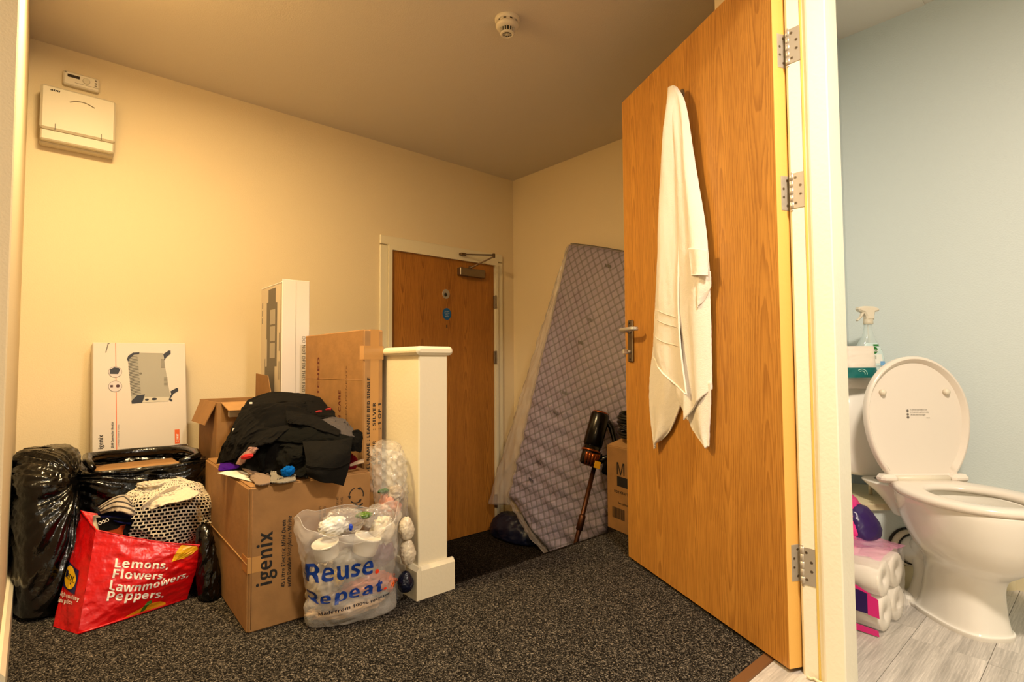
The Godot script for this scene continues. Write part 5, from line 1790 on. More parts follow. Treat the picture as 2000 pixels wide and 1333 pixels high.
func build_clothes() -> void:
	var black := cloth(Color(0.075, 0.070, 0.064))
	var black2 := cloth(Color(0.055, 0.051, 0.048))
	var olive := cloth(Color(0.065, 0.065, 0.056))
	var core := sack_mesh([
		[0.468, -2.27, -0.765, 0.02, 0.02, 2.0], [0.469, -2.27, -0.765, 0.29, 0.165, 2.2], [0.50, -2.27, -0.765, 0.31, 0.178, 2.2], [0.58, -2.275, -0.765, 0.29, 0.165, 2.1], [0.65, -2.28, -0.765, 0.225, 0.13, 2.0], [0.70, -2.28, -0.765, 0.12, 0.07, 2.0], [0.712, -2.28, -0.765, 0.02, 0.02, 2.0]], 0.025, 6.0, 3.0, 120, 60)
	tag(part("black_coat", core, black2), "black coat rolled up at the bottom of the clothes heap", "clothes")
	var add := func(called: String, rows: Array, m: Material, words_: String, amp := 0.012, freq := 14.0, shift := 0.0, nu := 56, nv := 44, t := 0.006) -> MeshInstance3D:
		return tag(part(called, sheet(st(), nu + 24, nv + 24, folded(rows, amp * 1.15, freq, shift), t), m), words_, "clothes") as MeshInstance3D
	var sw: MeshInstance3D = add.call("black_sweatshirt", [[[400, 250, 2.36], [680, 155, 2.44], [1000, 168, 2.44], [1260, 225, 2.38]], [[300, 420, 2.20], [560, 330, 2.18], [900, 320, 2.20], [1330, 330, 2.26]], [[205, 610, 2.12], [420, 520, 2.06], [760, 480, 2.06], [1160, 470, 2.10]], [[110, 800, 2.12], [330, 720, 2.01], [600, 640, 1.97], [880, 590, 1.98]], [[30, 1000, 2.15], [220, 950, 2.02], [420, 820, 1.93], [700, 740, 1.92]]],
		black, "large black sweatshirt spread over the top of the clothes heap", 0.016, 11.0, 1.0, 90, 70)
	for k in 2:
		var d: Vector3 = at(490, 788, 2.195) if k == 0 else at(456.5, 842, 2.085)
		part("white_tag", bx(Vector3(0.012, 0.008, 0.003) if k == 0 else Vector3(0.009, 0.018, 0.003), 0.001, d, cam_basis), M.white_print, sw)
	var tr: MeshInstance3D = add.call("trimmed_top", [[[1000, 240, 2.34], [1200, 222, 2.34], [1330, 300, 2.29]], [[920, 350, 2.17], [1150, 330, 2.18], [1410, 390, 2.2]], [[930, 450, 2.07], [1200, 470, 2.07], [1445, 455, 2.13]]], black2, "black top with short red trim at the right of the heap's crest", 0.012, 16.0, 2.0)
	for q in [[1195, 400, 1265, 388], [1310, 372, 1375, 360]]:
		var a := at(420 + q[0] / 6.06, 740 + q[1] / 6.06, 2.085)
		var b := at(420 + q[2] / 6.06, 740 + q[3] / 6.06, 2.09)
		part("red_trim", tube(st(), [a, (a + b) * 0.5 + Vector3(0, 0.002, 0), b], 0.0045, 8), plain(Color(0.55, 0.06, 0.07), 0.8), tr)
	add.call("grey_shirt", [[[1250, 490, 2.08], [1400, 447, 2.12], [1555, 475, 2.14]], [[1290, 560, 2.03], [1470, 550, 2.04], [1630, 590, 2.06]], [[1400, 610, 1.99], [1540, 660, 1.99], [1655, 682, 2.01]]], cloth(Color(0.29, 0.27, 0.27)), "crumpled grey shirt at the right of the clothes heap", 0.012, 20.0, 3.0)
	add.call("black_sleeve", [[[840, 375, 2.05], [1100, 420, 2.04], [1300, 500, 2.02], [1490, 610, 2.0]], [[850, 450, 2.01], [1070, 480, 2.0], [1280, 550, 1.985], [1485, 640, 1.98]], [[860, 525, 1.985], [1050, 540, 1.975], [1250, 600, 1.96], [1470, 665, 1.96]]], black, "black sleeve folded across the middle of the clothes heap", 0.010, 15.0, 4.0)
	add.call("black_shirt", [[[800, 590, 1.99], [1100, 555, 1.985], [1400, 620, 1.975], [1620, 690, 1.99]], [[740, 660, 1.955], [1050, 660, 1.95], [1330, 670, 1.95], [1600, 740, 1.965]], [[720, 725, 1.935], [1000, 755, 1.935], [1300, 725, 1.94], [1560, 800, 1.95]]], olive, "black shirt with a curved hem in the middle of heap", 0.008, 13.0, 5.0)
	add.call("black_leggings", [[[1640, 610, 2.03], [1700, 600, 2.05], [1755, 635, 2.07]], [[1625, 740, 2.0], [1700, 740, 2.01], [1755, 725, 2.04]], [[1590, 870, 1.985], [1660, 850, 1.99], [1735, 870, 2.02]]], black2, "black leggings bunched at the right end of the clothes heap", 0.008, 20.0, 6.0)
	add.call("dark_trousers", [[[480, 830, 1.99], [720, 735, 1.955], [1060, 770, 1.945]], [[400, 950, 1.98], [700, 900, 1.935], [1070, 920, 1.90]], [[330, 1050, 1.995], [650, 1090, 1.93], [1100, 1160, 1.86]]], olive, "dark trousers tangled at the lower middle of the heap", 0.020, 13.0, 7.0, 70, 60)
	# the short skirt hanging over the front of the box, with a stitched hem
	var srows := [[[1040, 745, 1.930], [1230, 728, 1.925], [1420, 728, 1.930], [1635, 690, 1.965]], [[1070, 900, 1.875], [1260, 900, 1.868], [1450, 900, 1.88], [1610, 860, 1.93]], [[1085, 1060, 1.848], [1255, 1090, 1.846], [1440, 1100, 1.866], [1590, 1040, 1.905]], [[1095, 1150, 1.852], [1290, 1225, 1.848], [1400, 1232, 1.868], [1525, 1268, 1.892]]]
	var sk: MeshInstance3D = add.call("black_skirt", srows, cloth(Color(0.092, 0.086, 0.076)), "black pleated skirt hanging over the front edge of the brown box", 0.007, 9.0, 8.0, 70, 70)
	var sf := folded(srows, 0.007 * 1.15, 9.0, 8.0)
	for v in [0.42, 0.395]:
		var pts := []
		for i in 30:
			pts.append(sf.call(i / 29.0, v) + cam_basis.z * 0.001)
		part("hem_stitch", tube(st(), pts, 0.0016, 6), cloth(Color(0.06, 0.055, 0.05)), sk)
	add.call("purple_shirt", [[[60, 1000, 2.10], [150, 980, 2.08], [275, 1000, 2.03]], [[52, 1045, 2.035], [150, 1030, 2.02], [278, 1025, 2.0]], [[48, 1078, 2.00], [150, 1072, 2.0], [282, 1052, 2.0]]], cloth(Color(0.22, 0.06, 0.46)), "bright purple garment at the left foot of clothes heap", 0.006, 22.0, 9.0, 40, 24)
	var pg: MeshInstance3D = add.call("pinkish_top", [[[395, 835, 1.905], [450, 812, 1.895], [505, 822, 1.885]], [[300, 920, 1.955], [375, 905, 1.90], [450, 890, 1.885]], [[248, 1010, 1.985], [300, 1015, 1.95], [345, 985, 1.93]]], cloth(Color(0.58, 0.45, 0.42)), "dusty pink garment at the left front of the heap", 0.006, 22.0, 10.0, 36, 30)
	part("red_motif", crumple(Vector3(0.020, 0.008, 0.006), 4.0), plain(Color(0.72, 0.03, 0.04), 0.7), pg, Transform3D(cam_basis * Basis(Vector3(0, 0, 1), 0.25), at(482.5, 892.5, 1.885)))
	add.call("beige_shirt", [[[335, 1050, 1.95], [450, 1085, 1.92], [650, 1130, 1.88]], [[410, 1140, 1.88], [520, 1180, 1.82], [665, 1185, 1.82]], [[480, 1240, 1.77], [560, 1243, 1.765], [665, 1220, 1.79]]], cloth(Color(0.50, 0.42, 0.35)), "beige shirt edge at the front foot of the heap", 0.010, 20.0, 11.0, 40, 30)
	add.call("silver_top", [[[668, 1085, 1.91], [800, 1150, 1.865], [935, 1105, 1.89]], [[664, 1160, 1.85], [800, 1185, 1.825], [950, 1150, 1.85]], [[670, 1222, 1.785], [800, 1214, 1.79], [962, 1192, 1.82]]], plain(Color(0.52, 0.49, 0.44), 0.35), "shiny silver grey top at the front foot of the heap", 0.010, 24.0, 12.0, 40, 30)
	var bl := tag(part("blue_cloth", crumple(Vector3(0.022, 0.016, 0.012), 6.0), cloth(Color(0.02, 0.34, 0.66))), "bright blue cloth poking out under the clothes heap", "clothes")
	bl.transform = Transform3D(cam_basis * Basis(Vector3(0, 0, 1), 0.3), at(562, 921, 1.845))
	var rd := tag(part("crimson_garment", crumple(Vector3(0.022, 0.030, 0.024), 8.0), cloth(Color(0.36, 0.03, 0.07))), "crimson garment rolled up at the right end of the box", "clothes")
	rd.transform = Transform3D(Basis(Vector3.UP, 0.3), Vector3(-1.965, 0.492, -0.915))
	var wc := tag(part("white_vest", sheet(st(), 30, 20, heap_patch([[[1600, 1010, 1.975], [1690, 970, 1.99], [1760, 950, 2.02]], [[1600, 1030, 1.965], [1690, 1010, 1.975], [1765, 990, 2.0]]], 0.006, 24.0, 13.0), 0.004), cloth(Color(0.60, 0.52, 0.44))), "pale vest under the crimson garment on the box", "clothes")
	# a sheet of paper lying on the box, its corner lifted
	var pa := st(false)
	var c := [on_height(424, 928, 0.4695), on_height(493, 942, 0.4695), on_height(520, 915, 0.4695), on_height(470, 915, 0.4695)]
	var up := Vector3(0, 0.0008, 0)
	c[0].y += 0.006
	quad(pa, c[0] + up, c[1] + up, c[2] + up, c[3] + up)
	quad(pa, c[3], c[2], c[1], c[0])
	for i in 4:
		quad(pa, c[i], c[(i + 1) % 4], c[(i + 1) % 4] + up, c[i] + up)
	tag(part("paper_sheet", pa, plain(Color(0.85, 0.82, 0.77), 0.7)), "white sheet of paper under the clothes on the brown box", "paper")


# the mattress in its own axes: x across, y along, z out of the face
func mattress_frame() -> Transform3D:
	var x := Vector3(0.97116, -0.23718, 0.02449).normalized()
	var y := Vector3(0.23844, 0.96602, -0.09975).normalized()
	return frame(Vector3(-2.997, -0.094, -2.598), x, y)


func build_mattress() -> void:
	var q := mat("quilted", Color(0.90, 0.87, 0.92), 0.6)
	q.albedo_texture = quilting(false)
	relief(q, quilting(true), 0.35)
	q.uv1_scale = Vector3(1, 1, 1)
	var t := thing("mattress", "quilted grey single mattress in clear plastic leaning in the stairwell corner", "mattress")
	t.transform = mattress_frame()
	var W := 0.875
	var L := 1.875
	var D := 0.15
	var face := func(u: float, v: float) -> Vector3:
		var x := W * u
		var lo := -0.335 * x - 0.01 + 0.28 * pow(clampf((x - 0.56) / 0.3, 0, 1), 2.0)
		var y := lerpf(lo, L - 0.06 * pow(u, 2.0), v)
		var p := Vector3(x, y, 0)
		var fold := (1.0 - smoothstep(0.15, 0.62, v)) * (0.010 * sin(y * 52.0 + 2.0 * n3(p, 3.0)) * (0.6 + 0.6 * n3(p + Vector3.ONE, 5.0)) + 0.012 * n3(Vector3(p.x * 1.2, p.y * 4.0, 1.0), 3.0))
		p.z = fold + 0.010 * n3(p, 2.5)
		return p
	var round_ := func(u: float, v: float) -> Vector3:   # face with rounded border
		var p: Vector3 = face.call(clampf(u, 0.0, 1.0), clampf(v, 0.0, 1.0))
		var e := minf(minf(u, 1.0 - u) * W, minf(v, 1.0 - v) * L)
		var r := 0.04
		if e < r:
			p.z -= r - sqrt(maxf(0.0, r * r - (r - e) * (r - e)))
		return p
	var s := st()
	var nu := 70
	var nv := 150
	var turn := deg_to_rad(38.0)
	var per := 0.094
	for j in nv:
		for i in nu:
			var c := []
			var uv := []
			for k in [[0, 0], [1, 0], [1, 1], [0, 1]]:
				var p: Vector3 = round_.call(float(i + k[0]) / nu, float(j + k[1]) / nv)
				c.append(p)
				uv.append(Vector2(p.x, -p.y).rotated(turn) / per)
			quad(s, c[0], c[1], c[2], c[3], uv[0], uv[1], uv[2], uv[3])
	label(part("quilted_face", s, q, t), "grey face quilted with overlapping squares and dark knots")
	var b := st()
	var ring := []
	for i in 40:
		ring.append([i / 40.0, 0.0])
	for i in 60:
		ring.append([1.0, i / 60.0])
	for i in 40:
		ring.append([1.0 - i / 40.0, 1.0])
	for i in 60:
		ring.append([0.0, 1.0 - i / 60.0])
	for i in ring.size():
		var a0: Vector3 = round_.call(ring[i][0], ring[i][1])
		var k: int = (i + 1) % ring.size()
		var a1: Vector3 = round_.call(ring[k][0], ring[k][1])
		quad(b, Vector3(a0.x, a0.y, -D), Vector3(a1.x, a1.y, -D), a1, a0)
	part("border", b, plain(Color(0.50, 0.46, 0.48), 0.7), t)
	part("back", grid(st(), 20, 30, func(u: float, v: float) -> Vector3:
		var p: Vector3 = face.call(u, v)
		return Vector3(p.x, p.y, -D), true), plain(Color(0.50, 0.46, 0.48), 0.7), t)
	var pipe := []
	for i in range(0, ring.size(), 2):
		pipe.append(round_.call(ring[i][0], ring[i][1]) + Vector3(0, 0, 0.001))
	pipe.append(pipe[0])
	part("piping", tube(st(), pipe, 0.006, 7, false), plain(Color(0.22, 0.20, 0.24), 0.7), t)
	# small woven marks here and there on the cover
	var marks := [[0.428, 1.742], [0.358, 1.217], [0.388, 1.379], [0.326, 0.865], [0.286, 0.716], [0.243, 0.348], [0.212, 0.205]]
	for k in marks.size():
		var g := st(false)
		for i in 4:
			box(g, Vector3(marks[k][0] - 0.024 + 0.013 * i, marks[k][1] + 0.006 - 0.001 * i, 0.010 + 0.002), Vector3(0.008, 0.022 - 0.003 * (i % 2), 0.002), 0.0, Basis(Vector3(0, 0, 1), 0.3))
		part("woven_mark", g, plain(Color(0.13, 0.11, 0.13), 0.7) if k in [0, 1] else plain(Color(0.28, 0.25, 0.29), 0.7), t)
	# the plastic sleeve: close over the face, loose and flaring beyond the left edge
	var film := st()
	grid(film, 60, 90, func(u: float, v: float) -> Vector3:
		var p: Vector3 = round_.call(lerpf(0.0, 1.0, u), lerpf(0.0, 1.0, v))
		p.z += 0.012 + 0.008 * r3(p + Vector3(3, 0, 0), 3.0) + 0.004 * n3(p, 11.0)
		return p)
	part("plastic_sleeve", film, M.clear_film, t)
	var fl := sheet(st(), 16, 80, func(u: float, v: float) -> Vector3:
		var wide := 0.205 * pow(1.0 - v, 0.85) + 0.012
		var y := lerpf(-0.06, L - 0.01, v)
		return Vector3(lerpf(-wide, 0.02, u), y - 0.10 * (1.0 - u) * (1.0 - v), -0.03 + 0.018 * n3(Vector3(u * 0.5, y, 4.0), 7.0) + 0.02 * sin(PI * u)), 0.0012)
	var lf := mat("loose_film", Color(0.80, 0.76, 0.76, 0.28), 0.2)
	lf.transparency = BaseMaterial3D.TRANSPARENCY_ALPHA
	label(part("loose_plastic", fl, lf, t), "loose milky plastic flaring past the left edge")
	var hem := sheet(st(), 40, 8, func(u: float, v: float) -> Vector3:
		var p: Vector3 = round_.call(u * 0.66, 0.0)
		return p + Vector3(-0.01, -0.035 * v - 0.02 * v * sin(PI * u), 0.02 + 0.012 * n3(p * 3.0 + Vector3(0, v, 0), 6.0)), 0.001)
	part("loose_plastic", hem, lf, t)
	# a dark blue holdall pushed under the raised corner
	var bag := thing("blue_bag", "dark blue bag pushed under the raised corner of the mattress", "bag")
	part("body", sack_mesh([[LAND, -3.02, -2.70, 0.01, 0.01, 2.0], [LAND, -3.02, -2.70, 0.20, 0.10, 2.4], [LAND + 0.03, -3.02, -2.70, 0.23, 0.125, 2.4], [LAND + 0.10, -3.02, -2.70, 0.21, 0.115, 2.2], [LAND + 0.16, -3.03, -2.71, 0.13, 0.07, 2.0], [LAND + 0.175, -3.03, -2.71, 0.01, 0.01, 2.0]], 0.02, 8.0, 2.0, 70, 40), plain(Color(0.01, 0.03, 0.13), 0.45), bag)
	vacuum()


func vacuum() -> void:
	var t := thing("vacuum_cleaner", "black and bronze cordless stick vacuum cleaner leaning on the mattress", "vacuum cleaner")
	var blk := plain(Color(0.018, 0.016, 0.017), 0.22)
	var bronze := plain(Color(0.30, 0.17, 0.08), 0.38, 0.75)
	var copper := plain(Color(0.62, 0.33, 0.16), 0.3, 0.85)
	var p0 := Vector3(-2.08, -0.415, -2.205)
	var p1 := Vector3(-2.08, 0.275, -2.492)
	var d := (p1 - p0).normalized()
	part("wand", tube(st(), [p0 + d * 0.05, p0 + d * 0.30, p1], [0.0135, 0.0135, 0.0135], 16), bronze, t)
	var j := Vector3(-2.08, -0.04, -2.362)
	part("wand_collar", tube(st(), [j - d * 0.045, j - d * 0.042, j + d * 0.035, j + d * 0.045], [0.016, 0.0195, 0.0195, 0.015], 16), bronze, t)
	part("floor_head", bx(Vector3(0.20, 0.055, 0.09), 0.02, p0 + Vector3(0.0, 0.03, -0.01)), blk, t)
	# body: motor cylinder with the cyclone at its foot
	var a := Vector3(-2.085, 0.325, -2.452)
	var b := Vector3(-2.075, 0.565, -2.545)
	var e := (b - a).normalized()
	part("motor_body", tube(st(), [a + e * 0.06, a + e * 0.065, b - e * 0.012, b], [0.050, 0.056, 0.057, 0.052], 28), blk, t)
	part("filter_ring", tube(st(), [b - e * 0.004, b + e * 0.006, b + e * 0.010], [0.053, 0.050, 0.044], 28), copper, t)
	part("filter_cap", tube(st(), [b + e * 0.004, b + e * 0.013], [0.040, 0.034], 24), blk, t)
	part("dust_bin", tube(st(), [a - e * 0.055, a - e * 0.045, a + e * 0.06], [0.040, 0.050, 0.052], 28), plain(Color(0.03, 0.025, 0.025), 0.12), t)
	var side := e.cross(cam_basis.z).normalized()
	for k in 5:
		var ang := -0.9 + 0.36 * k
		var o := (cam_basis.z * cos(ang) - side * sin(ang)) * 0.045
		part("cyclone_cone", tube(st(), [a + o * 0.95 - e * 0.05, a + o * 1.12 + e * 0.012, a + o * 1.18 + e * 0.028], [0.006, 0.0125, 0.011], 12), copper, t)
	part("cyclone_ring", tube(st(), [a + e * 0.026, a + e * 0.036], [0.059, 0.057], 28), copper, t)
	var lf := frame(a + cam_basis.z * 0.06 + side * 0.036 + Vector3(0, -0.028, 0), side, e)
	part("yellow_label", bx(Vector3(0.036, 0.040, 0.004), 0.001, lf.origin, lf.basis), plain(Color(0.85, 0.62, 0.03), 0.5), t)
	part("grey_print", bx(Vector3(0.004, 0.035, 0.002), 0.0005, b + cam_basis.z * 0.0565 - side * 0.014 - e * 0.10, frame(Vector3.ZERO, side, e).basis), plain(Color(0.6, 0.58, 0.55), 0.5), t)
	part("neck", tube(st(), [p1 - d * 0.02, p1 + d * 0.02, a + side * 0.035 - e * 0.04, a + side * 0.04 + e * 0.03], [0.020, 0.026, 0.034, 0.030], 18), blk, t)
	var h := st()
	tube(h, [a + side * 0.05 - e * 0.02, a + side * 0.115 + e * 0.03, a + side * 0.125 + e * 0.12, a + side * 0.08 + e * 0.20, b + side * 0.02 - e * 0.015], [0.022, 0.019, 0.017, 0.019, 0.022], 14)
	part("handle", h, blk, t)
	part("battery", bx(Vector3(0.07, 0.085, 0.055), 0.012, a + side * 0.12 - e * 0.035, frame(Vector3.ZERO, side, e).basis), blk, t)


func build_towel() -> void:
	var t := thing("bath_towel", "white cotton towel hanging from a hook on the open oak door", "towel")
	t.transform = door_frame()
	var m := cloth(Color(0.91, 0.88, 0.83))
	var V := func(x: float, y: float, z: float) -> Vector3: return Vector3(x, y, z)
	var mk := func(rows: Array, wave: float, seed_: float) -> Callable:
		var net_rows := []
		for r in rows:
			var row := []
			for q in r:
				row.append(Vector3(q[0], q[1], q[2]))
			net_rows.append(row)
		var f := net(net_rows)
		return func(u: float, v: float) -> Vector3:
			var p: Vector3 = f.call(u, 1.0 - v)
			var amp := wave * smoothstep(0.0, 0.25, 1.0 - v)
			p.z += amp * (0.55 * sin(u * 9.0 + seed_ + 1.2 * (1.0 - v)) + 0.5 * n3(Vector3(p.x * 5.0, p.y * 0.9, seed_), 1.6)) + 0.0012 * n3(p, 60.0)
			p.z = maxf(p.z, 0.008)
			return p
	# the tails behind first, then the long front fall, then the fall at the right
	part("left_tail", sheet(st(), 30, 50, mk.call([[[-0.655, 0.93, 0.022], [-0.58, 0.93, 0.024], [-0.50, 0.90, 0.022], [-0.44, 0.86, 0.018]], [[-0.674, 0.80, 0.024], [-0.60, 0.80, 0.032], [-0.53, 0.79, 0.028], [-0.465, 0.755, 0.020]], [[-0.680, 0.70, 0.024], [-0.62, 0.70, 0.034], [-0.56, 0.69, 0.026], [-0.492, 0.70, 0.020]], [[-0.672, 0.60, 0.024], [-0.63, 0.60, 0.034], [-0.585, 0.60, 0.026], [-0.545, 0.622, 0.018]], [[-0.659, 0.522, 0.026], [-0.648, 0.535, 0.030], [-0.632, 0.550, 0.026], [-0.614, 0.567, 0.020]]], 0.010, 2.0), 0.005), m, t)
	part("middle_fold", sheet(st(), 24, 24, mk.call([[[-0.50, 0.83, 0.036], [-0.45, 0.82, 0.040], [-0.40, 0.82, 0.036]], [[-0.485, 0.76, 0.034], [-0.44, 0.75, 0.044], [-0.395, 0.74, 0.034]], [[-0.458, 0.725, 0.028], [-0.435, 0.69, 0.036], [-0.412, 0.66, 0.030]]], 0.006, 5.0), 0.005), m, t)
	part("right_tail", sheet(st(), 24, 24, mk.call([[[-0.42, 0.78, 0.026], [-0.36, 0.80, 0.030], [-0.29, 0.80, 0.026]], [[-0.41, 0.66, 0.026], [-0.35, 0.69, 0.036], [-0.298, 0.70, 0.026]], [[-0.375, 0.613, 0.024], [-0.338, 0.62, 0.034], [-0.306, 0.64, 0.026]], [[-0.325, 0.576, 0.024], [-0.319, 0.576, 0.028], [-0.312, 0.582, 0.026]]], 0.006, 8.0), 0.005), m, t)
	var right_rows := [[[-0.452, 1.872, 0.050], [-0.440, 1.876, 0.058], [-0.425, 1.878, 0.058], [-0.412, 1.866, 0.048]], [[-0.420, 1.78, 0.064], [-0.405, 1.78, 0.064], [-0.385, 1.78, 0.056], [-0.372, 1.775, 0.040]], [[-0.415, 1.55, 0.056], [-0.39, 1.55, 0.066], [-0.36, 1.54, 0.058], [-0.337, 1.537, 0.030]], [[-0.415, 1.36, 0.050], [-0.38, 1.36, 0.062], [-0.34, 1.36, 0.056], [-0.303, 1.365, 0.026]], [[-0.42, 1.20, 0.048], [-0.375, 1.19, 0.060], [-0.325, 1.19, 0.052], [-0.285, 1.19, 0.024]], [[-0.425, 1.05, 0.046], [-0.38, 1.04, 0.056], [-0.335, 1.04, 0.048], [-0.287, 1.05, 0.022]], [[-0.415, 0.91, 0.044], [-0.375, 0.90, 0.050], [-0.335, 0.90, 0.044], [-0.289, 0.913, 0.022]], [[-0.41, 0.662, 0.048], [-0.37, 0.70, 0.048], [-0.33, 0.735, 0.042], [-0.290, 0.775, 0.024]]]
	part("right_fall", sheet(st(), 40, 110, mk.call(right_rows, 0.010, 0.5), 0.005), m, t)
	var front_rows := [[[-0.468, 1.862, 0.044], [-0.455, 1.874, 0.060], [-0.440, 1.878, 0.066], [-0.420, 1.874, 0.060]], [[-0.484, 1.784, 0.038], [-0.46, 1.784, 0.066], [-0.43, 1.784, 0.074], [-0.395, 1.78, 0.058]], [[-0.531, 1.66, 0.034], [-0.49, 1.66, 0.066], [-0.445, 1.66, 0.074], [-0.395, 1.66, 0.056]], [[-0.570, 1.479, 0.030], [-0.52, 1.475, 0.062], [-0.46, 1.47, 0.072], [-0.404, 1.468, 0.056]], [[-0.608, 1.245, 0.028], [-0.55, 1.24, 0.058], [-0.48, 1.235, 0.068], [-0.412, 1.23, 0.058]], [[-0.633, 1.086, 0.026], [-0.565, 1.075, 0.056], [-0.49, 1.06, 0.066], [-0.418, 1.05, 0.060]], [[-0.653, 0.94, 0.026], [-0.58, 0.93, 0.054], [-0.50, 0.91, 0.064], [-0.400, 0.90, 0.060]], [[-0.650, 0.885, 0.028], [-0.565, 0.852, 0.050], [-0.480, 0.800, 0.060], [-0.374, 0.752, 0.058]]]
	var front: Callable = mk.call(front_rows, 0.013, 3.0)
	part("front_fall", sheet(st(), 60, 120, front, 0.006), m, t)
	part("side_fold", sheet(st(), 24, 24, mk.call([[[-0.345, 1.26, 0.062], [-0.30, 1.25, 0.062], [-0.268, 1.24, 0.044]], [[-0.330, 1.18, 0.064], [-0.295, 1.172, 0.066], [-0.262, 1.165, 0.048]], [[-0.327, 1.163, 0.066], [-0.295, 1.158, 0.068], [-0.260, 1.152, 0.050]]], 0.003, 2.0), 0.006), m, t)
	part("side_corner", sheet(st(), 20, 24, mk.call([[[-0.322, 1.17, 0.056], [-0.295, 1.17, 0.050], [-0.270, 1.168, 0.030]], [[-0.322, 1.11, 0.056], [-0.298, 1.112, 0.050], [-0.274, 1.115, 0.028]], [[-0.316, 1.05, 0.054], [-0.306, 1.062, 0.046], [-0.292, 1.085, 0.028]]], 0.004, 4.0), 0.005), m, t)
	# woven bands and the turned hem
	for q in [[0.695, 0.0], [0.665, 0.0], [0.605, 0.0]]:
		var pts := []
		for i in 40:
			var u := 0.08 + 0.88 * i / 39.0
			pts.append(front.call(u, 1.0 - (1.0 - (q[0] - 0.40)) * 0.0 - (0.705 + (0.695 - q[0]) * 1.1 + 0.035 * u)) + Vector3(0, 0, 0.0006))
		part("woven_band", tube(st(), pts, 0.0018, 6), cloth(Color(0.80, 0.74, 0.66)), t)
	var hem := []
	for i in 40:
		hem.append(front.call(i / 39.0, 0.004) + Vector3(0, 0, 0.001))
	part("hem", tube(st(), hem, 0.0035, 8), m, t)


# ---------------------------------------------------------------- the toilet across the corner, and what stands about it
func toilet_frame() -> Transform3D:   # on the floor under the seat hinge; z points out over the bowl
	return Transform3D(Basis(Vector3(0.7484, 0, -0.6632).cross(Vector3.UP) * -1.0, Vector3.UP, Vector3(0.7475, 0, 0.6642)).orthonormalized(), Vector3(-0.5, 0, -2.437))


func egg(w: float, l: float, back: float, n := 56) -> PackedVector2Array:   # flat-backed oval from y = 0 to l, back = width of the flat end
	var o := PackedVector2Array()
	for i in range(1, n):
		var ang := lerpf(-0.30 * PI, 1.30 * PI, float(i) / n)
		var p := Vector2(cos(ang), sin(ang))
		var y := l * 0.52 + p.y * l * (0.48 if p.y > 0 else 0.62)
		if y > 0.004:
			o.append(Vector2(p.x * w * 0.5, y))
	for i in 11:
		o.append(Vector2(lerpf(-back * 0.5, back * 0.5, i / 10.0), 0.0))
	return o


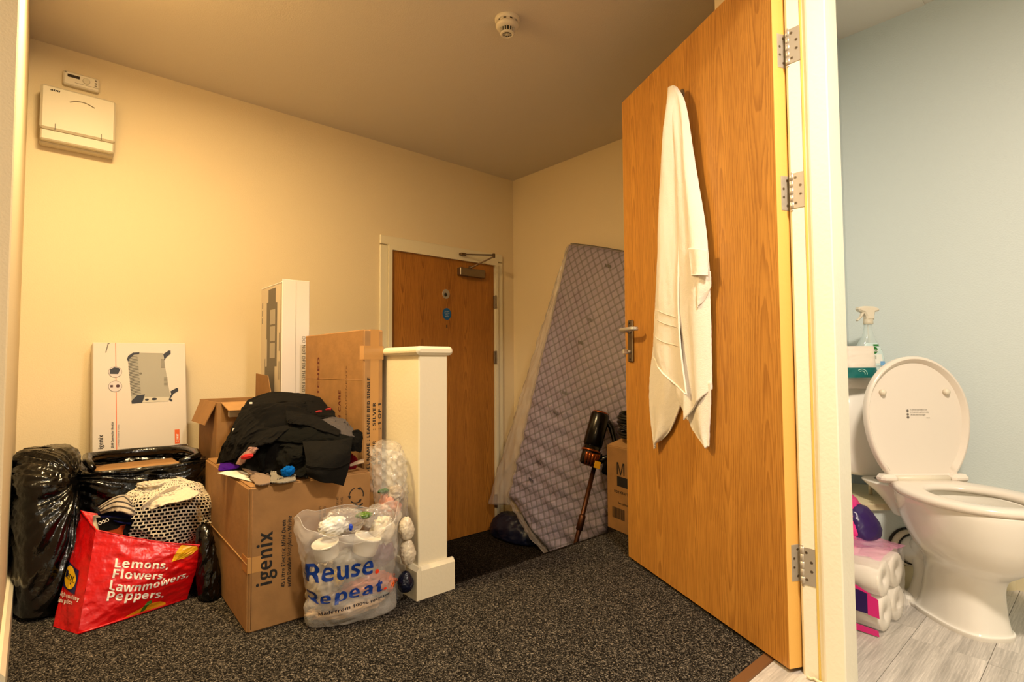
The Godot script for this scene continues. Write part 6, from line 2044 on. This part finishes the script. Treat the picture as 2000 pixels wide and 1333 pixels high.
func build_toilet() -> void:
	var x_axis := Vector3(0.6642, 0, -0.7475)
	var T := Transform3D(Basis(x_axis, Vector3.UP, x_axis.cross(Vector3.UP)), Vector3(-0.5, 0, -2.437))
	# boxing across the corner with a ledge on top
	var inv := T.affine_inverse()
	var panel := struct("trim_8", span(Vector3(-0.40, 0, -0.105), Vector3(0.415, 0.302, -0.090)), M.bath_paint, null, T)
	panel.set_meta("label", "pale blue pipe boxing across the bathroom corner")
	var tri_ := PackedVector2Array([Vector2(-0.425, 0.078), Vector2(0.43, 0.078), Vector2(0.02, 0.44)])
	var led := struct("trim_9", slab(st(false), tri_, 0.024, T * Transform3D(Basis(Vector3.RIGHT, Vector3(0, 0, -1), Vector3.UP), Vector3(0, 0.302, 0)), 0.003), M.skirting_bath)
	led.set_meta("label", "cream ledge on top of the pipe boxing")
	struct("baseboard_boxing", skirting(Vector3(-0.40, 0, -0.09), Vector3(0.40, 0, -0.09), Vector3(0, 0, 1), 0.105, 0.010), M.skirting_bath, null, T)
	var t := thing("toilet", "white close coupled toilet with its seat lid up", "toilet")
	t.transform = T
	var cer: Material = M.ceramic
	# pan: rings [height, centre z, half width, half length, squareness]
	var rings := [[0.0, 0.150, 0.092, 0.150, 2.8], [0.014, 0.150, 0.094, 0.152, 2.8], [0.022, 0.155, 0.086, 0.140, 2.8], [0.08, 0.160, 0.080, 0.126, 2.7], [0.14, 0.165, 0.079, 0.120, 2.6], [0.178, 0.175, 0.082, 0.128, 2.4], [0.205, 0.190, 0.094, 0.150, 2.3], [0.24, 0.200, 0.120, 0.185, 2.2], [0.285, 0.205, 0.142, 0.208, 2.2], [0.33, 0.205, 0.158, 0.223, 2.2], [0.37, 0.205, 0.168, 0.232, 2.2], [0.400, 0.205, 0.172, 0.235, 2.2], [0.411, 0.205, 0.166, 0.229, 2.2], [0.411, 0.225, 0.120, 0.165, 2.1], [0.395, 0.225, 0.113, 0.156, 2.1], [0.33, 0.215, 0.105, 0.140, 2.0], [0.27, 0.20, 0.075, 0.10, 2.0], [0.24, 0.19, 0.05, 0.06, 2.0]]
	var rows := []
	for r in rings:
		var row := []
		for i in 40:
			var a := TAU * i / 40.0
			var p: float = r[4]
			row.append(Vector3(r[2] * signf(cos(a)) * pow(absf(cos(a)), 2.0 / p), r[0], r[1] + r[3] * signf(sin(a)) * pow(absf(sin(a)), 2.0 / p)))
		rows.append(row)
	part("pan", grid(st(), 120, 110, net(rows, true), true), cer, t)
	part("water", slab(st(false), oval(0, -0.19, 0.068, 0.085, 32), 0.002, Transform3D(Basis(Vector3.RIGHT, Vector3(0, 0, -1), Vector3.UP), Vector3(0, 0.285, 0)), 0.0), plain(Color(0.62, 0.62, 0.55), 0.04), t)
	# bridge between pan and cistern, sloping under the tank
	var br := []
	for r in [[0.30, -0.02, 0.080, 0.05], [0.36, -0.05, 0.105, 0.07], [0.395, -0.085, 0.125, 0.095], [0.410, -0.095, 0.130, 0.10], [0.414, -0.09, 0.10, 0.06]]:
		var row := []
		for i in 24:
			var a := TAU * i / 24.0
			row.append(Vector3(r[2] * signf(cos(a)) * pow(absf(cos(a)), 0.7), r[0], r[1] + r[3] * signf(sin(a)) * pow(absf(sin(a)), 0.7)))
		br.append(row)
	part("bridge", grid(st(), 48, 30, net(br, true), true), cer, t)
	# outlet and its rubber-lipped connector through the boxing
	part("trapway", grid(st(), 40, 30, net(trap_rows(), true), true), cer, t)
	part("outlet", tube(st(), [Vector3(0.0, 0.205, 0.10), Vector3(0.0, 0.180, 0.03), Vector3(0.0, 0.166, -0.03), Vector3(0.0, 0.163, -0.088)], [0.064, 0.058, 0.053, 0.053], 32), cer, t)
	var con := part("waste_connector", tube(st(), [Vector3(0, 0.164, -0.058), Vector3(0, 0.164, -0.064), Vector3(0, 0.163, -0.092)], [0.058, 0.066, 0.066], 36), M.white_plastic, t)
	var rr := []
	var rr2 := []
	for i in 33:
		var a := TAU * i / 32.0
		rr.append(Vector3(0.069 * cos(a), 0.163 + 0.069 * sin(a), -0.086))
		rr2.append(Vector3(0.056 * cos(a), 0.164 + 0.056 * sin(a), -0.056))
	part("rubber_lip", tube(st(), rr, 0.0045, 8, false), M.screw_dark, con)
	part("rubber_lip", tube(st(), rr2, 0.0025, 8, false), M.screw_dark, con)
	# foot lug with its fixing hole
	var lug := part("foot_lug", slab(st(false), oval(-0.078, 0.015, 0.028, 0.055, 28), 0.030, Transform3D(Basis(Vector3.RIGHT, Vector3(0, 0, -1), Vector3.UP), Vector3.ZERO), 0.010), cer, t)
	part("fixing_hole", slab(st(false), oval(-0.084, 0.005, 0.006, 0.010, 16), 0.0312, Transform3D(Basis(Vector3.RIGHT, Vector3(0, 0, -1), Vector3.UP), Vector3.ZERO)), M.screw_dark, lug)
	# seat ring
	var outer := egg(0.372, 0.445, 0.25)
	var inner := PackedVector2Array()
	for i in 48:
		var a := TAU * i / 48.0
		inner.append(Vector2(0.115 * cos(a), 0.232 + 0.148 * sin(a)))
	part("seat", ring_plate(outer, inner, 0.412, 0.434), M.seat_plastic, t)
	# lid, upright, hollow side forward
	var lo := egg(0.380, 0.452, 0.26)
	var L := Transform3D(Basis(Vector3.RIGHT, -0.055), Vector3(0, 0.432, -0.012))
	var lid := part("lid", dish(lo, 0.024, 0.010), M.seat_plastic, t, L)
	for x in [-0.118, 0.118]:
		part("bumper", tube(st(), [Vector3(x, 0.318, 0.006), Vector3(x, 0.318, 0.018), Vector3(x, 0.318, 0.022)], [0.0115, 0.0105, 0.008], 16), M.white_plastic, lid)
	for k in 3:
		ink(["1. Lift the seat before use", "2. Press both catches to take", "off and clean the hinges"][k], 0.0042, [0.062, 0.068, 0.055][k], M.black_print, lid, Basis(), Vector3(-0.018, 0.252 - 0.0095 * k, 0.0078))
	ink("CE 03", 0.0035, 0.012, M.black_print, lid, Basis(), Vector3(0.040, 0.222, 0.0078))
	var ic := st(false)
	slab(ic, oval(-0.028, 0.250, 0.004, 0.005, 14), 0.0006, Transform3D(Basis(), Vector3(0, 0, 0.0074)))
	slab(ic, oval(-0.028, 0.237, 0.004, 0.004, 14), 0.0006, Transform3D(Basis(), Vector3(0, 0, 0.0074)))
	slab(ic, oval(-0.028, 0.226, 0.0045, 0.004, 14), 0.0006, Transform3D(Basis(), Vector3(0, 0, 0.0074)))
	part("printed_symbol", ic, M.grey_print, lid)
	# hinge: bar between two blocks
	var hb := part("hinge_bar", tube(st(), [Vector3(-0.095, 0.437, 0.004), Vector3(0.095, 0.437, 0.004)], 0.0125, 18), M.white_plastic, t)
	for x in [-0.128, 0.128]:
		part("hinge_block", bx(Vector3(0.062, 0.030, 0.048), 0.011, Vector3(x, 0.440, 0.004)), M.seat_plastic, hb)
	# cistern with rounded front corners and its lid
	part("cistern", cistern_shape(0.178, 0.420, 0.758, -0.292, -0.150, 0.92), cer, t)
	part("cistern_lid", cistern_shape(0.186, 0.758, 0.803, -0.296, -0.140, 1.0), cer, t)
	var fit := st()
	tube(fit, [Vector3(-0.05, 0.425, -0.21), Vector3(-0.05, 0.385, -0.21)], 0.014, 14)
	tube(fit, [Vector3(-0.05, 0.395, -0.21), Vector3(-0.05, 0.330, -0.21)], 0.0075, 12)
	part("inlet_fitting", fit, plain(Color(0.78, 0.74, 0.62), 0.35, 0.3), t)


func trap_rows() -> Array:
	var rows := []
	for r in [[0.0, 0.03, 0.084, 0.092], [0.014, 0.03, 0.086, 0.094], [0.024, 0.035, 0.060, 0.085], [0.10, 0.05, 0.050, 0.075], [0.16, 0.05, 0.055, 0.085], [0.215, 0.06, 0.060, 0.085], [0.25, 0.10, 0.045, 0.06]]:
		var row := []
		for i in 24:
			var a := TAU * i / 24.0
			row.append(Vector3(r[2] * signf(cos(a)) * pow(absf(cos(a)), 0.8), r[0], r[1] + r[3] * signf(sin(a)) * pow(absf(sin(a)), 0.8)))
		rows.append(row)
	return rows


func ring_plate(outer: PackedVector2Array, inner: PackedVector2Array, y0: float, y1: float) -> SurfaceTool:
	# lofted: bottom inside -> bottom outside -> top outside -> top inside, rounded over
	var n := 96
	var at_ := func(poly_: PackedVector2Array, k: float, c: Vector2) -> Vector2:
		var dir := Vector2(cos(k), sin(k))
		var best := c
		for i in poly_.size():
			var a := poly_[i] - c
			var b := poly_[(i + 1) % poly_.size()] - c
			var hit = Geometry2D.segment_intersects_segment(Vector2.ZERO, dir * 2.0, a, b)
			if hit != null:
				best = c + hit
		return best
	var c := Vector2(0, 0.22)
	var o := []
	var q := []
	for i in n:
		o.append(at_.call(outer, TAU * i / n + 0.001, c))
		q.append(at_.call(inner, TAU * i / n + 0.001, c))
	var s := st()
	var h := y1 - y0
	var prof := [[0.0, 0.0], [0.96, 0.0], [1.0, 0.3], [1.0, 0.6], [0.94, 0.9], [0.82, 1.0], [0.2, 0.98], [0.06, 0.85], [0.0, 0.5], [0.0, 0.0]]
	for k in prof.size() - 1:
		for i in n:
			var j := (i + 1) % n
			var f := func(idx: int, p: Array) -> Vector3:
				var v: Vector2 = q[idx].lerp(o[idx], p[0])
				return Vector3(v.x, y0 + h * p[1], v.y)
			quad(s, f.call(i, prof[k]), f.call(i, prof[k + 1]), f.call(j, prof[k + 1]), f.call(j, prof[k]))
	return s


func dish(outline: PackedVector2Array, depth: float, floor_: float) -> SurfaceTool:   # a lid seen from its hollow side: rim at z = depth, floor recessed
	var s := st()
	var n := outline.size()
	var c := Vector2(0, 0.21)
	var prof := [[1.0, 0.0], [1.0, depth * 0.7], [0.985, depth], [0.955, depth], [0.935, depth * 0.8], [0.90, floor_ - 0.003], [0.5, floor_ - 0.004], [0.0, floor_ - 0.004]]
	for k in prof.size() - 1:
		s.set_smooth_group(0 if k < 3 else 1 if k < 5 else 2)
		for i in n:
			var j := (i + 1) % n
			var f := func(idx: int, p: Array) -> Vector3:
				var v: Vector2 = c + (outline[idx] - c) * p[0]
				return Vector3(v.x, v.y, p[1])
			quad(s, f.call(i, prof[k]), f.call(j, prof[k]), f.call(j, prof[k + 1]), f.call(i, prof[k + 1]))
	for i in n:
		var j := (i + 1) % n
		tri(s, Vector3(c.x, c.y, -0.004), Vector3(outline[j].x, outline[j].y, 0), Vector3(outline[i].x, outline[i].y, 0))
	return s


func cistern_shape(w: float, y0: float, y1: float, zb: float, zf: float, taper: float) -> SurfaceTool:
	var rows := []
	var lid := taper >= 1.0
	var levels := [[y0 - 0.0, 0.0], [y0, 0.90], [y0 + 0.012, 0.97], [lerpf(y0, y1, 0.5), 1.0], [y1 - 0.010, 1.0], [y1 - 0.002, 0.985], [y1, 0.96], [y1, 0.0]] if lid else [[y0, 0.0], [y0, 0.78], [y0 + 0.010, 0.88], [y0 + 0.05, 0.93], [lerpf(y0, y1, 0.5), 0.97], [y1, 1.0], [y1, 0.0]]
	for l in levels:
		var row := []
		for i in 48:
			var a := TAU * i / 48.0
			var x: float = w * signf(cos(a)) * pow(absf(cos(a)), 0.32) * l[1]
			var k := signf(sin(a)) * pow(absf(sin(a)), 0.32)
			var z: float = (zb + zf) * 0.5 + (zf - zb) * 0.5 * k * maxf(l[1], 0.0)
			if k > 0:
				z -= 0.016 * pow(x / w, 2.0)
			row.append(Vector3(x, l[0] - (0.010 * (1.0 - pow(x / w, 2.0)) if l[0] == y0 and not lid else 0.0), z))
		rows.append(row)
	var s := st()
	for k in rows.size() - 1:
		for i in 48:
			var j := (i + 1) % 48
			quad(s, rows[k][j], rows[k][i], rows[k + 1][i], rows[k + 1][j])
	return s


func build_cleaning() -> void:
	var x_axis := Vector3(0.6642, 0, -0.7475)
	var T := Basis(x_axis, Vector3.UP, x_axis.cross(Vector3.UP))
	# trigger spray bottle on the cistern
	var b := thing("spray_bottle", "clear spray cleaner bottle with white trigger head and green badge on the cistern", "spray bottle", at(1700, 737, 2.25))
	b.position.y = 0.803
	b.basis = T
	var film := mat("bottle_plastic", Color(0.86, 0.92, 0.92, 0.42), 0.12)
	film.transparency = BaseMaterial3D.TRANSPARENCY_ALPHA
	var rows := []
	for r in [[0.0, 0.0, 0.04, 0.022], [0.003, 0.0, 0.056, 0.030], [0.05, 0.0, 0.058, 0.031], [0.10, -0.002, 0.052, 0.030], [0.135, -0.006, 0.040, 0.026], [0.165, -0.004, 0.024, 0.020], [0.20, -0.004, 0.015, 0.014], [0.222, -0.004, 0.0135, 0.013]]:
		var row := []
		for i in 24:
			var a := TAU * i / 24.0
			row.append(Vector3(r[1] + r[2] * signf(cos(a)) * pow(absf(cos(a)), 0.8), r[0], r[3] * signf(sin(a)) * pow(absf(sin(a)), 0.8)))
		rows.append(row)
	var f := net(rows, true)
	part("bottle", grid(st(), 48, 50, f, true), film, b)
	part("liquid", grid(st(), 32, 24, func(u: float, v: float) -> Vector3:
		var p: Vector3 = f.call(u, 0.02 + v * 0.36)
		return Vector3(p.x * 0.93, p.y + 0.001, p.z * 0.9), true), plain(Color(0.84, 0.90, 0.90), 0.2), b)
	var wrap := func(u: float, v: float, lift: float) -> Vector3:   # on the front of the bottle, x across -1..1, y in metres
		var k := 0.0
		for i in 40:
			k = i / 39.0
			if (f.call(0.25, k) as Vector3).y >= v:
				break
		var p: Vector3 = f.call(0.25 - 0.20 * u, k)
		return Vector3(p.x, v, p.z + lift)
	var lab := func(u0: float, u1: float, v0: float, v1: float, lift: float) -> SurfaceTool:
		return grid(st(), 14, 10, func(u: float, v: float) -> Vector3: return wrap.call(lerpf(u0, u1, u), lerpf(v0, v1, v), lift))
	var lb := part("front_label", lab.call(-0.55, 0.75, 0.045, 0.140, 0.0012), plain(Color(0.80, 0.88, 0.88), 0.4), b)
	part("label_panel", lab.call(-0.40, 0.45, 0.055, 0.092, 0.0020), plain(Color(0.93, 0.93, 0.90), 0.4), lb)
	part("blue_swash", lab.call(0.25, 0.75, 0.046, 0.064, 0.0024), plain(Color(0.45, 0.66, 0.86), 0.4), lb)
	part("green_box", lab.call(0.05, 0.60, 0.126, 0.134, 0.0022), plain(Color(0.18, 0.50, 0.22), 0.4), lb)
	part("green_badge", slab(st(false), oval(-0.006, 0.109, 0.0195, 0.0155, 32), 0.0012, Transform3D(Basis(), Vector3(0, 0, 0.0318))), plain(Color(0.07, 0.45, 0.10), 0.35), lb)
	part("badge_band", bx(Vector3(0.038, 0.0075, 0.0006), 0.0, Vector3(-0.006, 0.1075, 0.0333)), plain(Color(0.90, 0.90, 0.86), 0.4), lb)
	part("lettering", words("Dettol", 0.0062, true, false, 0.030), plain(Color(0.06, 0.30, 0.09), 0.4), lb, Transform3D(Basis(), Vector3(-0.021, 0.1047, 0.0340)))
	part("lettering", words("0%", 0.006, true, false, 0.011), M.grey_print, lb, Transform3D(Basis(), Vector3(-0.018, 0.066, 0.0345)))
	for k in 3:
		part("small_print", bx(Vector3(0.022, 0.0014, 0.0004), 0.0, Vector3(-0.006, 0.086 - 0.005 * k, 0.0345)), plain(Color(0.45, 0.55, 0.45), 0.5), lb)
	part("dip_tube", tube(st(), [Vector3(-0.004, 0.22, 0), Vector3(-0.001, 0.14, 0.002), Vector3(0.006, 0.03, 0)], 0.0025, 8), M.white_plastic, b)
	var hd := part("trigger_head", slab(st(false), PackedVector2Array([Vector2(-0.046, 0.283), Vector2(-0.043, 0.291), Vector2(-0.02, 0.295), Vector2(0.02, 0.293), Vector2(0.040, 0.285), Vector2(0.043, 0.277), Vector2(0.036, 0.272), Vector2(0.024, 0.270), Vector2(0.022, 0.256), Vector2(0.020, 0.238), Vector2(-0.012, 0.238), Vector2(-0.014, 0.252), Vector2(-0.022, 0.268), Vector2(-0.040, 0.274)]), 0.026, Transform3D(Basis(), Vector3(0, 0, -0.013)), 0.006), M.white_plastic, b)
	part("trigger", slab(st(false), PackedVector2Array([Vector2(-0.026, 0.272), Vector2(-0.034, 0.252), Vector2(-0.050, 0.236), Vector2(-0.046, 0.232), Vector2(-0.028, 0.248), Vector2(-0.017, 0.268)]), 0.014, Transform3D(Basis(), Vector3(0, 0, -0.007)), 0.003), M.white_plastic, hd)
	part("collar", lathe(st(), [Vector2(0.0, 0.218), Vector2(0.0175, 0.218), Vector2(0.0185, 0.222), Vector2(0.0175, 0.240), Vector2(0.0, 0.240)], 24, Transform3D(Basis(), Vector3(-0.001, 0, 0))), M.old_plastic, hd)
	# soft pack of wipes with a teal foot
	var w := thing("wipes_pack", "soft white pack of wipes with teal bottom on the cistern", "wipes pack", at(1676, 739, 2.10))
	w.position.y = 0.803
	w.basis = T
	var shape := func(u: float, v: float) -> Vector3:
		var a := TAU * u
		var bulge := 0.82 + 0.18 * sin(PI * clampf(v * 1.1 + 0.08, 0, 1))
		var x := 0.060 * signf(cos(a)) * pow(absf(cos(a)), 0.45) * (0.97 + 0.06 * (1.0 - v))
		var z := 0.032 * signf(sin(a)) * pow(absf(sin(a)), 0.6) * bulge
		var p := Vector3(x, 0.122 * v, z)
		return p * Vector3(1.0 + 0.05 * n3(p, 18.0), 1.0, 1.0 + 0.10 * n3(p + Vector3.ONE, 20.0))
	part("pack", grid(st(), 60, 30, func(u: float, v: float) -> Vector3: return shape.call(u, 0.30 + 0.70 * v), true), plain(Color(0.90, 0.86, 0.81), 0.4), w)
	part("top_seal", slab(st(false), oval(0, 0, 0.058, 0.026, 40, 3.0), 0.003, Transform3D(Basis(Vector3.RIGHT, Vector3(0, 0, -1), Vector3.UP), Vector3(0, 0.1195, 0)), 0.001), plain(Color(0.86, 0.80, 0.76), 0.4), w)
	var tl := part("teal_foot", grid(st(), 60, 14, func(u: float, v: float) -> Vector3:
		var p: Vector3 = shape.call(u, 0.002 + 0.318 * v)
		return p * Vector3(1.02 + 0.05 * (1.0 - v), 1, 1.04) , true), plain(Color(0.05, 0.42, 0.42), 0.3), w)
	for k in 2:
		var pts := []
		for i in 13:
			var a := -0.3 + 2.6 * i / 12.0
			pts.append(Vector3(-0.006 + (0.012 + 0.008 * k) * cos(a), 0.016 + (0.010 + 0.007 * k) * sin(a), 0.0335))
		part("printed_swirl", tube(st(), pts, 0.0013, 6), plain(Color(0.72, 0.90, 0.84), 0.4), tl)
	toilet_rolls()


func toilet_rolls() -> void:
	# a pack of white rolls in printed film on the floor: roll ends face the toilet
	var o := Vector3(-0.528, 0, -2.005)
	var t := thing("toilet_roll_pack", "plastic wrapped pack of white toilet rolls with purple label on the floor", "toilet rolls", o, -0.06)
	var paper := plain(Color(0.93, 0.90, 0.85), 0.85)
	var R := 0.056
	for i in 3:
		for j in 2:
			for k in 2:
				var c := Vector3(-0.055 - 0.100 * i, R + 0.002 + j * 2.0 * R * 0.97, -R - 0.004 - k * (2.0 * R + 0.004))
				var roll := lathe(st(), [Vector2(0.021, 0.0), Vector2(R - 0.004, 0.0), Vector2(R, 0.004), Vector2(R, 0.094), Vector2(R - 0.004, 0.098), Vector2(0.021, 0.098), Vector2(0.019, 0.094), Vector2(0.019, 0.004), Vector2(0.021, 0.0)], 36, Transform3D(Basis(Vector3(0, 0, 1), -PI / 2), c + Vector3(-0.049, 0, 0)))
				part("roll", roll, paper, t)
	var film := grid(st(), 90, 50, func(u: float, v: float) -> Vector3:
		var a := TAU * u
		var y := 0.003 + 0.236 * sin(v * PI * 0.5) if v < 0.999 else 0.239
		var sh := lerpf(1.0, 0.0, smoothstep(0.86, 1.0, v))
		var x := 0.163 * signf(cos(a)) * pow(absf(cos(a)), 0.35) * sh
		var z := 0.120 * signf(sin(a)) * pow(absf(sin(a)), 0.35) * sh
		var p := Vector3(-0.156 + x, y, -0.116 + z)
		return p + Vector3(x, 0.02, z).normalized() * (0.003 + 0.004 * r3(p, 14.0)) , true)
	part("film", film, M.clear_film, t)
	# printed panels on the long side that faces the camera
	var pane := func(pts: Array, lift: float) -> SurfaceTool:
		var pg := PackedVector2Array()
		for k in range(0, pts.size(), 2):
			pg.append(Vector2(pts[k], pts[k + 1]))
		return slab(st(false), pg, 0.0008, Transform3D(Basis(), Vector3(0, 0, 0.0075 + lift)))
	var purple := plain(Color(0.17, 0.08, 0.34), 0.3)
	var pink := plain(Color(0.86, 0.16, 0.50), 0.3)
	var lp := part("label_panel", pane.call([-0.29, 0.065, -0.034, 0.065, -0.034, 0.128, -0.29, 0.170], 0.0), purple, t)
	part("pink_panel", pane.call([-0.034, 0.063, -0.002, 0.060, -0.004, 0.118, -0.034, 0.128], 0.0), pink, lp)
	part("pink_band", pane.call([-0.29, 0.170, -0.13, 0.150, -0.034, 0.128, -0.020, 0.128, -0.10, 0.160, -0.29, 0.192], 0.0005), pink, lp)
	part("pink_band", pane.call([-0.29, 0.004, -0.004, 0.004, -0.006, 0.022, -0.29, 0.030], 0.0005), pink, lp)
	part("pale_badge", slab(st(false), oval(-0.105, 0.152, 0.030, 0.016, 24), 0.0008, Transform3D(Basis(), Vector3(0, 0, 0.0095))), plain(Color(0.86, 0.74, 0.58), 0.4), lp)
	part("pink_cap", grid(st(), 40, 20, func(u: float, v: float) -> Vector3:
		var p := Vector3(lerpf(-0.31, 0.004, u), 0.246 - 0.014 * pow(absf(2.0 * v - 1.0), 2.0) + 0.055 * pow(1.0 - u, 1.5) , lerpf(0.0, -0.235, v))
		return p + Vector3(0, 0.010 * r3(p, 9.0), 0)), M.pink_film, t)
	# a second pack slumped on top towards the wall
	var s := thing("pink_roll_pack", "pink and purple pack printed with an upside-down 12 behind white rolls", "toilet rolls", Vector3(-0.690, 0.0, -2.215), -0.2)
	part("pack", sack_mesh([[0.244, 0, 0, 0.01, 0.01, 2.0], [0.245, 0, 0, 0.075, 0.07, 2.4], [0.27, 0, 0, 0.09, 0.085, 2.4], [0.33, -0.02, 0, 0.078, 0.075, 2.3], [0.38, -0.035, 0, 0.055, 0.055, 2.2], [0.40, -0.04, 0, 0.01, 0.01, 2.0]], 0.010, 12.0, 6.0, 60, 40), pink, s)
	var b := Basis(Vector3.UP, 0.35) * Basis(Vector3.RIGHT, -0.12)
	var pn := part("purple_side", sack_mesh([[0.246, 0.075, -0.01, 0.01, 0.01, 2.0], [0.247, 0.075, -0.01, 0.030, 0.060, 2.2], [0.29, 0.068, -0.01, 0.034, 0.062, 2.2], [0.34, 0.045, -0.01, 0.024, 0.045, 2.2], [0.355, 0.04, -0.01, 0.008, 0.008, 2.0]], 0.008, 14.0, 2.0, 40, 30), purple, s)
	part("white_ticket", slab(st(false), PackedVector2Array([Vector2(-0.024, 0.292), Vector2(0.024, 0.286), Vector2(0.026, 0.316), Vector2(-0.022, 0.322)]), 0.001, Transform3D(b, Vector3(0.012, 0.025, 0.094))), M.white_print, pn)
	part("lettering", words("12", 0.020, true), M.black_print, pn, Transform3D(b * Basis(Vector3(0, 0, 1), PI), Vector3(0.012, 0.025, 0.096) + b * Vector3(0.014, 0.314, 0)))
